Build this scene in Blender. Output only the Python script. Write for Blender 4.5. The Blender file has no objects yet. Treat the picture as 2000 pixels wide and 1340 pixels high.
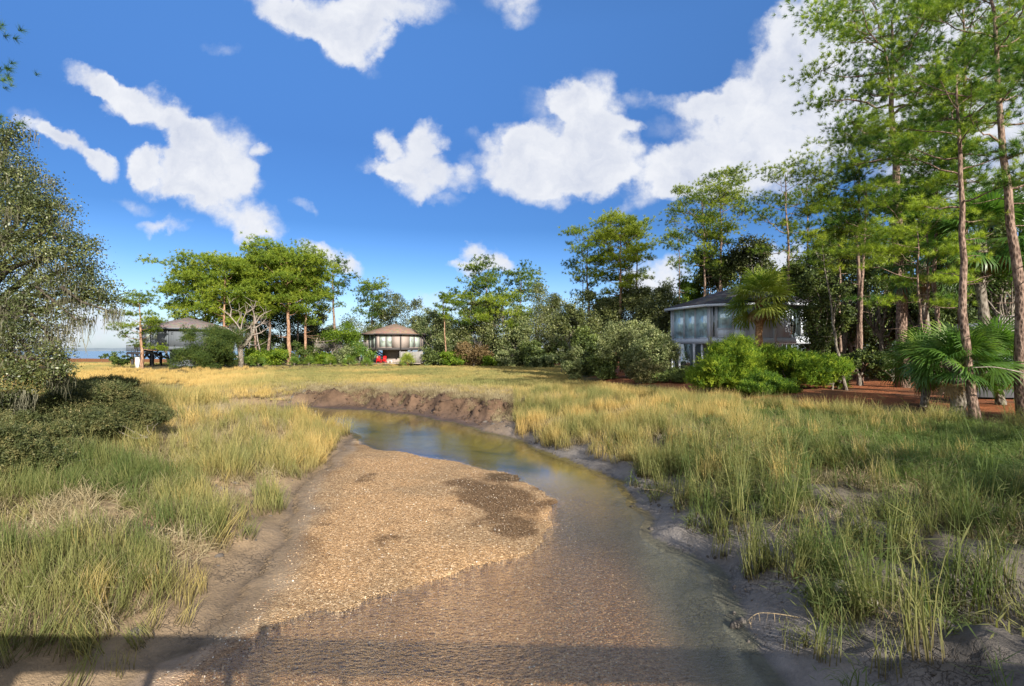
import bpy, math, random
import numpy as np
from mathutils import Vector, Matrix
random.seed(7)
RNG = np.random.default_rng(11)
R = math.radians
sc = bpy.context.scene
COL = sc.collection

# ---------------------------------------------------------------- camera
CAMZ, F, HOR = 4.0, 1000.0, 684.0
cam = bpy.data.cameras.new('camera')
cam.lens = 18.0; cam.sensor_width = 36.0; cam.shift_y = 0.007
cam.clip_start = 0.05; cam.clip_end = 20000
camo = bpy.data.objects.new('camera', cam); COL.objects.link(camo)
camo.location = (0, 0, CAMZ); camo.rotation_euler = (R(90), 0, 0)
sc.camera = camo

def at(px, py, Y):
    return Vector(((px - 1000) / F * Y, Y, CAMZ + (HOR - py) / F * Y))
def atX(px, Y):
    return (px - 1000) / F * Y

# ---------------------------------------------------------------- light
SUN_EL, SUN_AZ = R(25.0), math.atan2(0.43, -0.90)      # azimuth of the sun measured from +Y towards +X
sun_dir = Vector((math.sin(SUN_AZ) * math.cos(SUN_EL), math.cos(SUN_AZ) * math.cos(SUN_EL), math.sin(SUN_EL)))
sl = bpy.data.lights.new('sun', 'SUN'); sl.energy = 4.9; sl.angle = R(0.5); sl.color = (1.0, 0.93, 0.82)
so = bpy.data.objects.new('sun', sl); COL.objects.link(so)
so.rotation_euler = (-sun_dir).to_track_quat('-Z', 'Y').to_euler()

sc.view_settings.view_transform = 'Standard'
sc.view_settings.look = 'None'
sc.view_settings.gamma = 1.0
sc.view_settings.exposure = 0.95
try: sc.view_settings.use_curve_mapping = False
except Exception: pass
sc.cycles.max_bounces = 6; sc.cycles.diffuse_bounces = 3; sc.cycles.glossy_bounces = 3
sc.cycles.transparent_max_bounces = 12; sc.cycles.caustics_reflective = False; sc.cycles.caustics_refractive = False
sc.cycles.use_denoising = True
sc.cycles.sample_clamp_indirect = 5

class NT:
    """small helper to write node trees"""
    def __init__(self, tree):
        self.t = tree; self.n = tree.nodes; self.l = tree.links
    def new(self, kind, **kw):
        nd = self.n.new(kind)
        for k, v in kw.items(): setattr(nd, k, v)
        return nd
    def put(self, sock, v):
        if v is None: return
        if isinstance(v, bpy.types.NodeSocket): self.l.new(v, sock)
        else: sock.default_value = v
    def math(self, op, a, b=None, c=None, clamp=False):
        m = self.new('ShaderNodeMath', operation=op); m.use_clamp = clamp
        self.put(m.inputs[0], a); self.put(m.inputs[1], b); self.put(m.inputs[2], c)
        return m.outputs[0]
    def mix(self, f, a, b, blend='MIX'):
        m = self.new('ShaderNodeMix', data_type='RGBA', blend_type=blend)
        self.put(m.inputs[0], f)
        for s, v in ((m.inputs[6], a), (m.inputs[7], b)):
            self.put(s, v if isinstance(v, bpy.types.NodeSocket) else (*v[:3], 1))
        return m.outputs[2]
    def noise(self, vec=None, scale=5, detail=4, rough=0.55, out=0, dist=0):
        m = self.new('ShaderNodeTexNoise'); self.put(m.inputs['Vector'], vec)
        m.inputs['Scale'].default_value = scale; m.inputs['Detail'].default_value = detail
        m.inputs['Roughness'].default_value = rough; m.inputs['Distortion'].default_value = dist
        return m.outputs[out]
    def voro(self, vec=None, scale=5, out='Color', feature='F1'):
        m = self.new('ShaderNodeTexVoronoi', feature=feature); self.put(m.inputs['Vector'], vec)
        m.inputs['Scale'].default_value = scale
        return m.outputs[out]
    def ramp(self, fac, pts, interp='LINEAR'):
        m = self.new('ShaderNodeValToRGB'); self.put(m.inputs[0], fac)
        cr = m.color_ramp; cr.interpolation = interp
        while len(cr.elements) < len(pts): cr.elements.new(0.5)
        for e, (p, c) in zip(cr.elements, pts):
            e.position = p; e.color = (*c[:3], 1) if hasattr(c, '__len__') else (c, c, c, 1)
        return m.outputs[0]
    def mapr(self, v, a, b, c=0.0, d=1.0, smooth=False):
        m = self.new('ShaderNodeMapRange'); m.interpolation_type = 'SMOOTHSTEP' if smooth else 'LINEAR'
        self.put(m.inputs[0], v)
        for i, x in enumerate((a, b, c, d)): m.inputs[i + 1].default_value = x
        return m.outputs[0]
    def vmath(self, op, a, b=None, out=0):
        m = self.new('ShaderNodeVectorMath', operation=op)
        self.put(m.inputs[0], a); self.put(m.inputs[1], b)
        return m.outputs[out]
    def attr(self, name, out=2, kind='GEOMETRY'):
        m = self.new('ShaderNodeAttribute', attribute_name=name, attribute_type=kind)
        return m.outputs[out]
    def bump(self, h, strength=0.5, dist=0.1, normal=None):
        m = self.new('ShaderNodeBump'); m.inputs['Strength'].default_value = strength
        m.inputs['Distance'].default_value = dist; self.put(m.inputs['Height'], h); self.put(m.inputs['Normal'], normal)
        return m.outputs[0]

# ---------------------------------------------------------------- sky with clouds
world = bpy.data.worlds.new('World'); sc.world = world; world.use_nodes = True
w = NT(world.node_tree); w.n.clear()
wo = w.new('ShaderNodeOutputWorld'); bg = w.new('ShaderNodeBackground'); w.l.new(bg.outputs[0], wo.inputs[0])
SKY_STR = 0.10
bg.inputs[1].default_value = SKY_STR
sky = w.new('ShaderNodeTexSky', sky_type='NISHITA'); sky.sun_disc = False
sky.sun_elevation = SUN_EL; sky.sun_rotation = SUN_AZ
sky.air_density = 1.0; sky.dust_density = 0.6; sky.ozone_density = 2.0; sky.altitude = 0
tc = w.new('ShaderNodeTexCoord').outputs['Generated']
sep = w.new('ShaderNodeSeparateXYZ'); w.l.new(tc, sep.inputs[0])
ydir = w.math('MAXIMUM', sep.outputs[1], 0.05)
U0 = w.math('DIVIDE', sep.outputs[0], ydir); V0 = w.math('DIVIDE', sep.outputs[2], ydir)
comb = w.new('ShaderNodeCombineXYZ'); w.l.new(U0, comb.inputs[0]); w.l.new(V0, comb.inputs[1])
# warp the direction so that the outlines billow
nw1 = w.noise(comb.outputs[0], 4.5, 3, 0.5, out=1); nw2 = w.noise(comb.outputs[0], 15, 5, 0.6, out=1)
d1 = w.vmath('SCALE', w.vmath('SUBTRACT', nw1, (0.5, 0.5, 0.5))); d1.node.inputs['Scale'].default_value = 0.085
d2 = w.vmath('SCALE', w.vmath('SUBTRACT', nw2, (0.5, 0.5, 0.5))); d2.node.inputs['Scale'].default_value = 0.075
wp = w.vmath('ADD', w.vmath('ADD', comb.outputs[0], d1), d2)
CL = [  # px, py, rx, ry, tilt (deg, clockwise down-right), density
 (180,152,48,22,25,1),(235,185,50,26,30,1),(290,200,42,34,15,1),(345,235,42,30,45,1),(385,285,44,46,0,1),(425,310,72,66,0,1.1),(325,335,62,34,20,1),
 (285,318,26,24,0,.8),(440,360,58,38,0,1),(380,385,45,26,35,.8),(522,298,16,14,0,.6),(205,215,16,8,20,.35),(270,390,34,12,10,.35),
 (485,438,58,28,8,1),(490,462,34,16,0,.5),(315,437,34,13,0,.7),(85,255,42,15,22,.8),(135,280,44,17,28,1),(188,312,34,18,25,1),(60,225,30,14,20,.25),
 (555,15,58,26,20,.9),(640,25,100,44,8,1.1),(700,70,50,46,0,1),(770,5,90,26,0,.9),(690,108,50,22,10,.6),(620,60,40,20,30,.6),(430,88,26,12,0,.3),
 (1015,18,36,22,10,.5),(1005,-30,60,30,0,.5),(600,405,20,9,20,.3),
 (795,335,54,46,0,1.1),(832,274,28,24,-10,1),(752,282,20,24,0,.9),(745,345,38,20,20,.8),(895,345,44,20,0,.55),(905,318,26,14,-30,.35),(850,385,40,14,0,.35),
 (1105,185,34,34,0,1),(1150,215,52,62,0,1.1),(1060,215,36,30,40,.35),(1165,290,60,60,0,1.1),(1085,305,76,50,0,1.1),(1010,305,58,44,0,1.1),(1040,365,72,28,10,.9),(1130,345,80,30,0,.9),
 (1250,335,70,40,0,.5),(935,270,28,10,10,.3),(1250,185,30,14,0,.35),(1225,245,20,14,0,.5),
 (1350,200,60,22,0,.7),(1430,205,80,40,-15,1),(1520,160,90,60,-35,1.1),(1600,90,100,80,-30,1.2),(1690,40,130,80,0,1.2),(1620,210,120,80,0,1.1),
 (1340,330,80,45,-10,.9),(1440,295,95,46,0,1.05),(1390,350,100,38,0,.8),(1530,330,90,50,0,.7),(1240,400,50,16,-30,.5),(1300,250,40,18,0,.2),
 (1790,160,130,120,0,1.0),(1930,260,150,120,0,.8),(1950,60,140,100,0,.9),(1780,350,90,60,0,.5),(1950,420,120,60,0,.6),
 (640,492,52,17,14,.9),(690,512,26,12,20,.6),(945,500,34,20,0,1),(975,520,30,14,15,.8),(912,524,34,9,0,.8),
 (1290,545,48,30,0,.95),(1245,560,30,20,0,.6),(1480,505,60,22,0,.9),(1560,520,60,30,0,.8),(860,600,70,18,0,.4),(1000,625,70,20,0,.55),(1150,640,80,26,0,.6),(720,640,60,14,0,.3),
 (60,600,160,60,0,.42),(230,640,150,34,0,.5),(80,500,120,60,0,.22)]
field = None
for (px, py, rx, ry, rot, amp) in CL:
    mp = w.new('ShaderNodeMapping', vector_type='TEXTURE')
    # (the tiny term makes each blob wait for the one before it, which keeps the shader's stack small)
    if field is None: w.l.new(wp, mp.inputs[0])
    else:
        ch = w.new('ShaderNodeVectorMath', operation='MULTIPLY_ADD'); w.l.new(field, ch.inputs[0]); ch.inputs[1].default_value = (1e-7, 1e-7, 1e-7); w.l.new(wp, ch.inputs[2]); w.l.new(ch.outputs[0], mp.inputs[0])
    mp.inputs['Location'].default_value = ((px - 1000) / F, (HOR - py) / F, 0)
    mp.inputs['Rotation'].default_value = (0, 0, -R(rot))
    mp.inputs['Scale'].default_value = (rx / F * 1.50, ry / F * 1.50, 1e4)
    ln = w.vmath('DOT_PRODUCT', mp.outputs[0], mp.outputs[0], out=1)
    g = w.math('MULTIPLY', w.math('SUBTRACT', 1.0, ln, clamp=True), amp)
    field = g if field is None else w.math('ADD', field, g)
nz = w.noise(comb.outputs[0], 11, 6, 0.62)
nz2 = w.noise(comb.outputs[0], 38, 4, 0.6)
fld = w.math('ADD', w.math('MULTIPLY', field, 1.2), w.math('MULTIPLY', w.math('SUBTRACT', nz, 0.5), w.math('MULTIPLY', w.math('MINIMUM', field, 0.65), 3.0)))
fld = w.math('ADD', fld, w.math('MULTIPLY', w.math('SUBTRACT', nz2, 0.5), w.math('MULTIPLY', w.math('MINIMUM', field, 0.4), 1.9)))
front = w.math('GREATER_THAN', sep.outputs[1], 0.06)
alpha = w.math('MULTIPLY', w.mapr(fld, 0.0, 1.2, 0, 0.98, True), front)
# unseen clouds overhead and behind the viewer, plain noise, thickened to brighten shadows
nb = w.noise(tc, 2.2, 6, 0.6)
ab = w.math('MULTIPLY', w.mapr(nb, 0.34, 0.52, 0, 0.97, True), w.math('SUBTRACT', 1.0, front))
alpha = w.math('MAXIMUM', alpha, ab)
shade = w.noise(wp, 10, 6, 0.62)
thick = w.mapr(field, 0.3, 1.8)
ccol = w.mix(w.math('MULTIPLY', w.mapr(shade, 0.35, 0.68), w.mapr(thick, 0, 1, 0.35, 1)), (0.465 / SKY_STR, 0.475 / SKY_STR, 0.50 / SKY_STR), (0.33 / SKY_STR, 0.355 / SKY_STR, 0.42 / SKY_STR))
hs = w.new('ShaderNodeHueSaturation'); hs.inputs['Saturation'].default_value = 1.12; hs.inputs['Value'].default_value = 1.0
w.l.new(sky.outputs[0], hs.inputs['Color'])
deep = w.ramp(sep.outputs[2], [(0.0, (.50, .60, .92)), (0.08, (.60, .70, .93)), (0.16, (.38, .54, .80)), (0.228, (.275, .43, .66)), (0.36, (.35, .515, .755)), (0.53, (.58, .80, 1.07)), (0.85, (.75, .95, 1.15))])
skc = w.mix(1.0, hs.outputs[0], deep, 'MULTIPLY')
w.put(bg.inputs[0], w.mix(alpha, skc, ccol))
world.cycles.sampling_method = 'MANUAL'; world.cycles.sample_map_resolution = 512

# ---------------------------------------------------------------- object helpers
def tag(o, label=None, cat=None, group=None, kind=None):
    if label: o['label'] = label
    if cat: o['category'] = cat
    if group: o['group'] = group
    if kind: o['kind'] = kind
    return o
def empty(name, loc, label, cat, group=None):
    o = bpy.data.objects.new(name, None); COL.objects.link(o); o.location = loc; o.empty_display_size = 0.3
    return tag(o, label, cat, group)

class MB:
    """collects geometry; build() links it as ONE mesh object"""
    def __init__(self): self.V = []; self.T = []; self.Q = []; self.n = 0; self.tint = []; self.mt = []; self.mq = []; self.h = []
    def add(self, V, tris=None, quads=None, tint=0.5, mat=0, h=None):
        V = np.asarray(V, float).reshape(-1, 3); self.V.append(V)
        k = len(V)
        self.tint.append(np.broadcast_to(np.asarray(tint, float), (k,)))
        self.h.append(np.zeros(k) if h is None else np.asarray(h, float))
        if tris is not None and len(tris):
            t = np.asarray(tris, int) + self.n; self.T.append(t); self.mt.append(np.full(len(t), mat))
        if quads is not None and len(quads):
            q = np.asarray(quads, int) + self.n; self.Q.append(q); self.mq.append(np.full(len(q), mat))
        self.n += k
    def box(self, cx, cy, cz, sx, sy, sz, M=None, mat=0):
        v = np.array([(a, b, c) for a in (-.5, .5) for b in (-.5, .5) for c in (-.5, .5)]) * (sx, sy, sz) + (cx, cy, cz)
        if M is not None: v = v @ np.array(M.to_3x3()).T + np.array(M.translation)
        self.add(v, quads=[(0,1,3,2),(4,6,7,5),(0,4,5,1),(2,3,7,6),(0,2,6,4),(1,5,7,3)], mat=mat)
    def bar(self, a, b, wx, wz, mat=0):
        a = Vector(a); b = Vector(b); d = b - a; L = d.length
        q = d.to_track_quat('Y', 'Z'); M = Matrix.Translation((a + b) / 2) @ q.to_matrix().to_4x4()
        self.box(0, 0, 0, wx, L, wz, M, mat)
    def tube(self, P, rad, n=7, mat=0, tint=0.5, cap=True):
        P = np.asarray(P, float); m = len(P); rad = np.broadcast_to(np.asarray(rad, float), (m,))
        T = np.gradient(P, axis=0); T /= np.linalg.norm(T, axis=1)[:, None] + 1e-9
        ref = np.array((0.0, 0, 1)) if abs(T[0][2]) < .9 else np.array((1.0, 0, 0))
        A = np.cross(T, ref); A /= np.linalg.norm(A, axis=1)[:, None] + 1e-9; B = np.cross(T, A)
        ang = np.linspace(0, 2 * np.pi, n, endpoint=False)
        V = P[:, None] + rad[:, None, None] * (np.cos(ang)[None, :, None] * A[:, None] + np.sin(ang)[None, :, None] * B[:, None])
        i = np.arange(m - 1)[:, None] * n; j = np.arange(n)[None]; j2 = (j + 1) % n
        Q = np.stack([i + j, i + j2, i + n + j2, i + n + j], -1).reshape(-1, 4)
        V = V.reshape(-1, 3); tr = None
        if cap:
            V = np.vstack([V, P[:1], P[-1:]]); c0, c1 = len(V) - 2, len(V) - 1
            jj = np.arange(n); j3 = (jj + 1) % n
            tr = np.vstack([np.stack([jj * 0 + c0, j3, jj], 1), np.stack([jj * 0 + c1, (m - 1) * n + jj, (m - 1) * n + j3], 1)])
        self.add(V, tris=tr, quads=Q, tint=tint, mat=mat)
    def scatter(self, tv, tf, Rm, T, S, tint, th=None):
        """template vertices/faces at N transforms"""
        N = len(T); k = len(tv); S = np.asarray(S, float)
        if S.ndim == 1: S = S[:, None]
        V = np.einsum('nij,nkj->nki', Rm, tv[None] * S[:, None, :]) + T[:, None, :]
        Fc = tf[None] + (np.arange(N) * k)[:, None, None]
        kw = {'tris' if tf.shape[1] == 3 else 'quads': Fc.reshape(-1, tf.shape[1])}
        self.add(V, tint=np.repeat(tint, k), h=None if th is None else np.tile(th, N), **kw)
    def mesh(self, name, mats, smooth=False):
        me = bpy.data.meshes.new(name)
        V = np.concatenate(self.V); me.vertices.add(len(V)); me.vertices.foreach_set('co', V.ravel().astype(np.float32))
        T = np.concatenate(self.T) if self.T else np.zeros((0, 3), int); Q = np.concatenate(self.Q) if self.Q else np.zeros((0, 4), int)
        li = np.concatenate([T.ravel(), Q.ravel()]); me.loops.add(len(li)); me.loops.foreach_set('vertex_index', li.astype(np.int32))
        st = np.concatenate([np.arange(len(T)) * 3, len(T) * 3 + np.arange(len(Q)) * 4])
        me.polygons.add(len(st)); me.polygons.foreach_set('loop_start', st.astype(np.int32))
        mi = np.concatenate([np.concatenate(self.mt) if self.mt else np.zeros(0, int), np.concatenate(self.mq) if self.mq else np.zeros(0, int)])
        me.polygons.foreach_set('material_index', mi.astype(np.int32))
        if smooth: me.polygons.foreach_set('use_smooth', np.ones(len(st), bool))
        for nm, arr in (('tint', self.tint), ('h', self.h)):
            a = me.attributes.new(nm, 'FLOAT', 'POINT'); a.data.foreach_set('value', np.concatenate(arr).astype(np.float32))
        me.update(calc_edges=True)
        for m in (mats if isinstance(mats, (list, tuple)) else [mats]): me.materials.append(m)
        return me
    def build(self, name, mats, parent=None, smooth=False, local=True):
        if parent is not None and local:      # coordinates are world; bring them to the parent's frame
            off = np.array(parent.location)
            self.V = [v - off for v in self.V]
        o = bpy.data.objects.new(name, self.mesh(name, mats, smooth)); COL.objects.link(o)
        if parent is not None: o.parent = parent
        return o

def vnoise(x, y, s=1.0, seed=0):
    x = np.asarray(x) / s + seed * 17.3; y = np.asarray(y) / s + seed * 9.1
    xi = np.floor(x).astype(np.int64); yi = np.floor(y).astype(np.int64); fx = x - xi; fy = y - yi
    fx = fx * fx * (3 - 2 * fx); fy = fy * fy * (3 - 2 * fy)
    def h(a, b):
        n = (a * 374761393 + b * 668265263 + seed * 1442695) & 0xffffffff
        n = ((n ^ (n >> 13)) * 1274126177) & 0xffffffff
        return ((n ^ (n >> 16)) & 0xffff) / 65535.0
    return (h(xi, yi) * (1 - fx) + h(xi + 1, yi) * fx) * (1 - fy) + (h(xi, yi + 1) * (1 - fx) + h(xi + 1, yi + 1) * fx) * fy
def fbm(x, y, s=1.0, seed=0, o=3):
    v = 0; a = 1; t = 0
    for k in range(o): v = v + a * vnoise(x, y, s / 2 ** k, seed + k); t += a; a *= .5
    return v / t
def sstep(x, a, b):
    t = np.clip((np.asarray(x) - a) / (b - a), 0, 1); return t * t * (3 - 2 * t)
def sdist(x, y, poly):
    """distance to a polygon outline, negative inside"""
    x = np.asarray(x, float); y = np.asarray(y, float)
    d = np.full(x.shape, 1e9); ins = np.zeros(x.shape, bool); n = len(poly)
    for i in range(n):
        ax, ay = poly[i]; bx, by = poly[(i + 1) % n]
        ex, ey = bx - ax, by - ay
        t = np.clip(((x - ax) * ex + (y - ay) * ey) / (ex * ex + ey * ey), 0, 1)
        d = np.minimum(d, np.hypot(x - ax - t * ex, y - ay - t * ey))
        c = ((ay > y) != (by > y)) & (x < (bx - ax) * (y - ay) / (by - ay + 1e-12) + ax)
        ins ^= c
    return np.where(ins, -d, d)

# ---------------------------------------------------------------- materials
def mat(name):
    m = bpy.data.materials.new(name); m.use_nodes = True; t = NT(m.node_tree); t.n.clear()
    out = t.new('ShaderNodeOutputMaterial'); return m, t, out
def pbr(t, out, col, rough=0.8, normal=None, spec=0.3, **kw):
    p = t.new('ShaderNodeBsdfPrincipled'); c = p.inputs['Base Color']
    t.put(c, col if isinstance(col, bpy.types.NodeSocket) else (*col[:3], 1)); t.put(p.inputs['Roughness'], rough)
    t.put(p.inputs['Normal'], normal); t.put(p.inputs['Specular IOR Level'], spec)
    for k, v in kw.items(): t.put(p.inputs[k], v)
    if out is not None: t.l.new(p.outputs[0], out.inputs[0])
    return p
def leaf_mat(name, c0, c1, c2, trans=0.35, rough=0.55, spec=0.25, inst=False, base=None):
    """colour runs c0 > c1 > c2 with the per-leaf tint; leaves let light through"""
    m, t, out = mat(name)
    ti = t.attr('tint', 2, 'INSTANCER' if inst else 'GEOMETRY')
    nz = t.noise(None, 1.3, 2)
    geo = t.new('ShaderNodeNewGeometry'); nz.node.inputs['Vector'].is_linked or t.l.new(geo.outputs['Position'], nz.node.inputs['Vector'])
    f = t.math('ADD', ti, t.math('MULTIPLY', t.math('SUBTRACT', nz, 0.5), 0.5), clamp=True)
    col = t.ramp(f, [(0.0, c0), (0.5, c1), (1.0, c2)])
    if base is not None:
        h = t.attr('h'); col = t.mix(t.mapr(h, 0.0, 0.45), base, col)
    p = pbr(t, None, col, rough, spec=spec)
    tr = t.new('ShaderNodeBsdfTranslucent'); t.put(tr.inputs[0], t.mix(1.0, col, (1.5, 1.6, 0.8), 'MULTIPLY'))
    mx = t.new('ShaderNodeMixShader'); mx.inputs[0].default_value = trans
    t.l.new(p.outputs[0], mx.inputs[1]); t.l.new(tr.outputs[0], mx.inputs[2]); t.l.new(mx.outputs[0], out.inputs[0])
    return m
def bark_mat(name, c0, c1, scale=9, stretch=0.28, bump=0.8):
    m, t, out = mat(name)
    tc = t.new('ShaderNodeTexCoord'); mp = t.new('ShaderNodeMapping'); t.l.new(tc.outputs['Object'], mp.inputs[0])
    mp.inputs['Scale'].default_value = (1, 1, stretch)
    v = t.voro(mp.outputs[0], scale, 'Distance'); n = t.noise(mp.outputs[0], scale * 1.7, 5, 0.65); nb = t.noise(tc.outputs['Object'], 1.1, 3)
    f = t.math('ADD', t.math('MULTIPLY', v, 0.7), t.math('MULTIPLY', n, 0.55))
    f = t.math('ADD', f, t.math('MULTIPLY', t.math('SUBTRACT', nb, 0.5), 0.6), clamp=True)
    col = t.ramp(f, [(0.25, tuple(x * 0.45 for x in c0)), (0.5, c0), (0.85, c1)])
    pbr(t, out, col, 0.9, t.bump(f, bump, 0.05), 0.15)
    return m
def plain(name, c, rough=0.7, var=0.25, scale=6, spec=0.3, metal=0.0, stretch=(1, 1, 1)):
    m, t, out = mat(name)
    tc = t.new('ShaderNodeTexCoord'); mp = t.new('ShaderNodeMapping'); t.l.new(tc.outputs['Object'], mp.inputs[0]); mp.inputs['Scale'].default_value = stretch
    n = t.noise(mp.outputs[0], scale, 5, 0.6)
    col = t.mix(t.mapr(n, 0.3, 0.7), tuple(x * (1 - var) for x in c), tuple(min(1, x * (1 + var)) for x in c))
    pbr(t, out, col, rough, t.bump(n, 0.25, 0.02), spec, Metallic=metal)
    return m

M = {}
M['pine_far'] = leaf_mat('pine needles sunlit', (0.050, 0.090, 0.012), (0.135, 0.200, 0.020), (0.28, 0.33, 0.034), 0.35)
M['pine_mid'] = leaf_mat('pine needles', (0.030, 0.065, 0.012), (0.095, 0.155, 0.018), (0.32, 0.37, 0.035), 0.35)
M['pine_near'] = leaf_mat('long pine needles', (0.022, 0.065, 0.012), (0.085, 0.170, 0.022), (0.34, 0.42, 0.045), 0.4, 0.45, 0.35)
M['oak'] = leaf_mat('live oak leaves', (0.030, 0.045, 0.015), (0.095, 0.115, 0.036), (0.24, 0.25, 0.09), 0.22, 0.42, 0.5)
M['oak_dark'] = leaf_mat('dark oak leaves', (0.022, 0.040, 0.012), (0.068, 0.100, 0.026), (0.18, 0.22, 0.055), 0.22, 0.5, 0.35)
M['bay'] = leaf_mat('grey green leaves', (0.045, 0.070, 0.028), (0.14, 0.175, 0.066), (0.34, 0.36, 0.16), 0.25, 0.5, 0.3)
M['bright'] = leaf_mat('yellow green leaves', (0.07, 0.13, 0.012), (0.17, 0.25, 0.022), (0.34, 0.40, 0.04), 0.4)
M['cedar'] = leaf_mat('cedar sprays', (0.035, 0.085, 0.012), (0.14, 0.235, 0.024), (0.38, 0.45, 0.045), 0.35)
M['shrub'] = leaf_mat('marsh shrub leaves', (0.040, 0.052, 0.020), (0.095, 0.112, 0.040), (0.22, 0.19, 0.08), 0.25)
M['juniper'] = leaf_mat('dark juniper sprays', (0.030, 0.055, 0.014), (0.065, 0.105, 0.022), (0.15, 0.18, 0.035), 0.3)
M['brown_leaf'] = leaf_mat('withered leaves', (0.10, 0.07, 0.03), (0.22, 0.15, 0.07), (0.34, 0.26, 0.13), 0.3)
M['moss'] = leaf_mat('spanish moss', (0.07, 0.068, 0.045), (0.13, 0.125, 0.085), (0.22, 0.21, 0.15), 0.25, 0.9, 0.05)
M['palm'] = leaf_mat('palm fronds', (0.035, 0.095, 0.018), (0.110, 0.205, 0.035), (0.34, 0.38, 0.07), 0.35, 0.4, 0.5)
M['palm_dead'] = leaf_mat('dry palm fronds', (0.15, 0.09, 0.04), (0.27, 0.18, 0.09), (0.4, 0.3, 0.17), 0.3)
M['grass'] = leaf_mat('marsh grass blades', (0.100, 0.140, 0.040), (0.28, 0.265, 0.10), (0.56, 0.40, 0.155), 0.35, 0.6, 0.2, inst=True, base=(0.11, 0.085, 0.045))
M['straw'] = leaf_mat('dead straw', (0.20, 0.155, 0.085), (0.32, 0.26, 0.15), (0.44, 0.37, 0.24), 0.2, 0.8, 0.1, inst=True)
M['herb'] = leaf_mat('low marsh herbs', (0.075, 0.13, 0.035), (0.17, 0.23, 0.065), (0.33, 0.32, 0.12), 0.35, 0.6, 0.2, inst=True)
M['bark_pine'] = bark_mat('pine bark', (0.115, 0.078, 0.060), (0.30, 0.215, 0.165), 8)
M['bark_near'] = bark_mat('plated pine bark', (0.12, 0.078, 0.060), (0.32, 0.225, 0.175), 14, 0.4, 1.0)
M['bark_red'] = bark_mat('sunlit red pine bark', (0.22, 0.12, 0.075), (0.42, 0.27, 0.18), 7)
M['bark_grey'] = bark_mat('grey oak bark', (0.12, 0.10, 0.08), (0.26, 0.23, 0.19), 10, 0.5)
M['bark_dark'] = bark_mat('dark oak limbs', (0.045, 0.036, 0.028), (0.12, 0.10, 0.08), 10, 0.5)
M['bark_pale'] = bark_mat('bleached dead wood', (0.20, 0.165, 0.14), (0.36, 0.31, 0.27), 8, 0.2)
M['bark_palm'] = bark_mat('palm trunk', (0.22, 0.12, 0.06), (0.42, 0.25, 0.13), 6, 2.2)
M['wood_grey'] = plain('weathered grey boards', (0.25, 0.235, 0.22), 0.85, 0.2, 3, 0.2, stretch=(6, 6, .4))
M['wood_dark'] = plain('dark timber', (0.055, 0.055, 0.06), 0.8, 0.25, 4)
M['siding_taupe'] = plain('taupe siding', (0.33, 0.275, 0.245), 0.8, 0.15, 2, stretch=(6, 6, .3))
M['siding_slate'] = plain('slate blue siding', (0.115, 0.13, 0.15), 0.75, 0.15, 2, stretch=(6, 6, .3))
M['siding_blue'] = plain('pale blue grey siding', (0.56, 0.62, 0.70), 0.7, 0.12, 2, stretch=(5, 5, .3))
M['trim_dark'] = plain('dark fascia', (0.06, 0.055, 0.055), 0.7, 0.2)
M['trim_light'] = plain('pale trim', (0.52, 0.56, 0.62), 0.6, 0.1)
M['white'] = plain('white paint', (0.75, 0.75, 0.72), 0.6, 0.05)
M['red'] = plain('red painted chair', (0.62, 0.012, 0.015), 0.45, 0.1)
M['dim'] = plain('dark underside', (0.05, 0.042, 0.04), 0.9, 0.2)
M['stone'] = plain('weathered grey stump', (0.24, 0.225, 0.18), 0.9, 0.35, 9)
M['cloth'] = plain('dark jacket', (0.03, 0.035, 0.05), 0.9, 0.2)
M['skin'] = plain('skin', (0.45, 0.28, 0.2), 0.6, 0.05)
M['fern'] = plain('reed stem', (0.33, 0.25, 0.15), 0.8, 0.3)
def roof_mat(name, c, warm):
    m, t, out = mat(name)
    tc = t.new('ShaderNodeTexCoord'); br = t.new('ShaderNodeTexWave', wave_type='BANDS', bands_direction='Z')
    t.l.new(tc.outputs['Object'], br.inputs[0]); br.inputs['Scale'].default_value = 1.55; br.inputs['Distortion'].default_value = 0.6; br.inputs['Detail'].default_value = 2
    n = t.noise(tc.outputs['Object'], 2.4, 5, 0.65); v = t.voro(tc.outputs['Object'], 2.6)
    f = t.math('ADD', t.math('MULTIPLY', br.outputs[1], 0.35), t.math('MULTIPLY', n, 0.7))
    col = t.ramp(f, [(0.2, tuple(x * 0.55 for x in c)), (0.55, c), (0.9, warm)])
    col = t.mix(0.2, col, v, 'SOFT_LIGHT')
    pbr(t, out, col, 0.9, t.bump(f, 0.6, 0.05), 0.2); return m
M['roof_brown'] = roof_mat('brown shingles', (0.215, 0.145, 0.105), (0.33, 0.25, 0.19))
M['roof_grey'] = roof_mat('grey brown shingles', (0.15, 0.125, 0.12), (0.27, 0.22, 0.20))
M['roof_slate'] = roof_mat('dark slate shingles', (0.050, 0.050, 0.058), (0.095, 0.098, 0.11))
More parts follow.
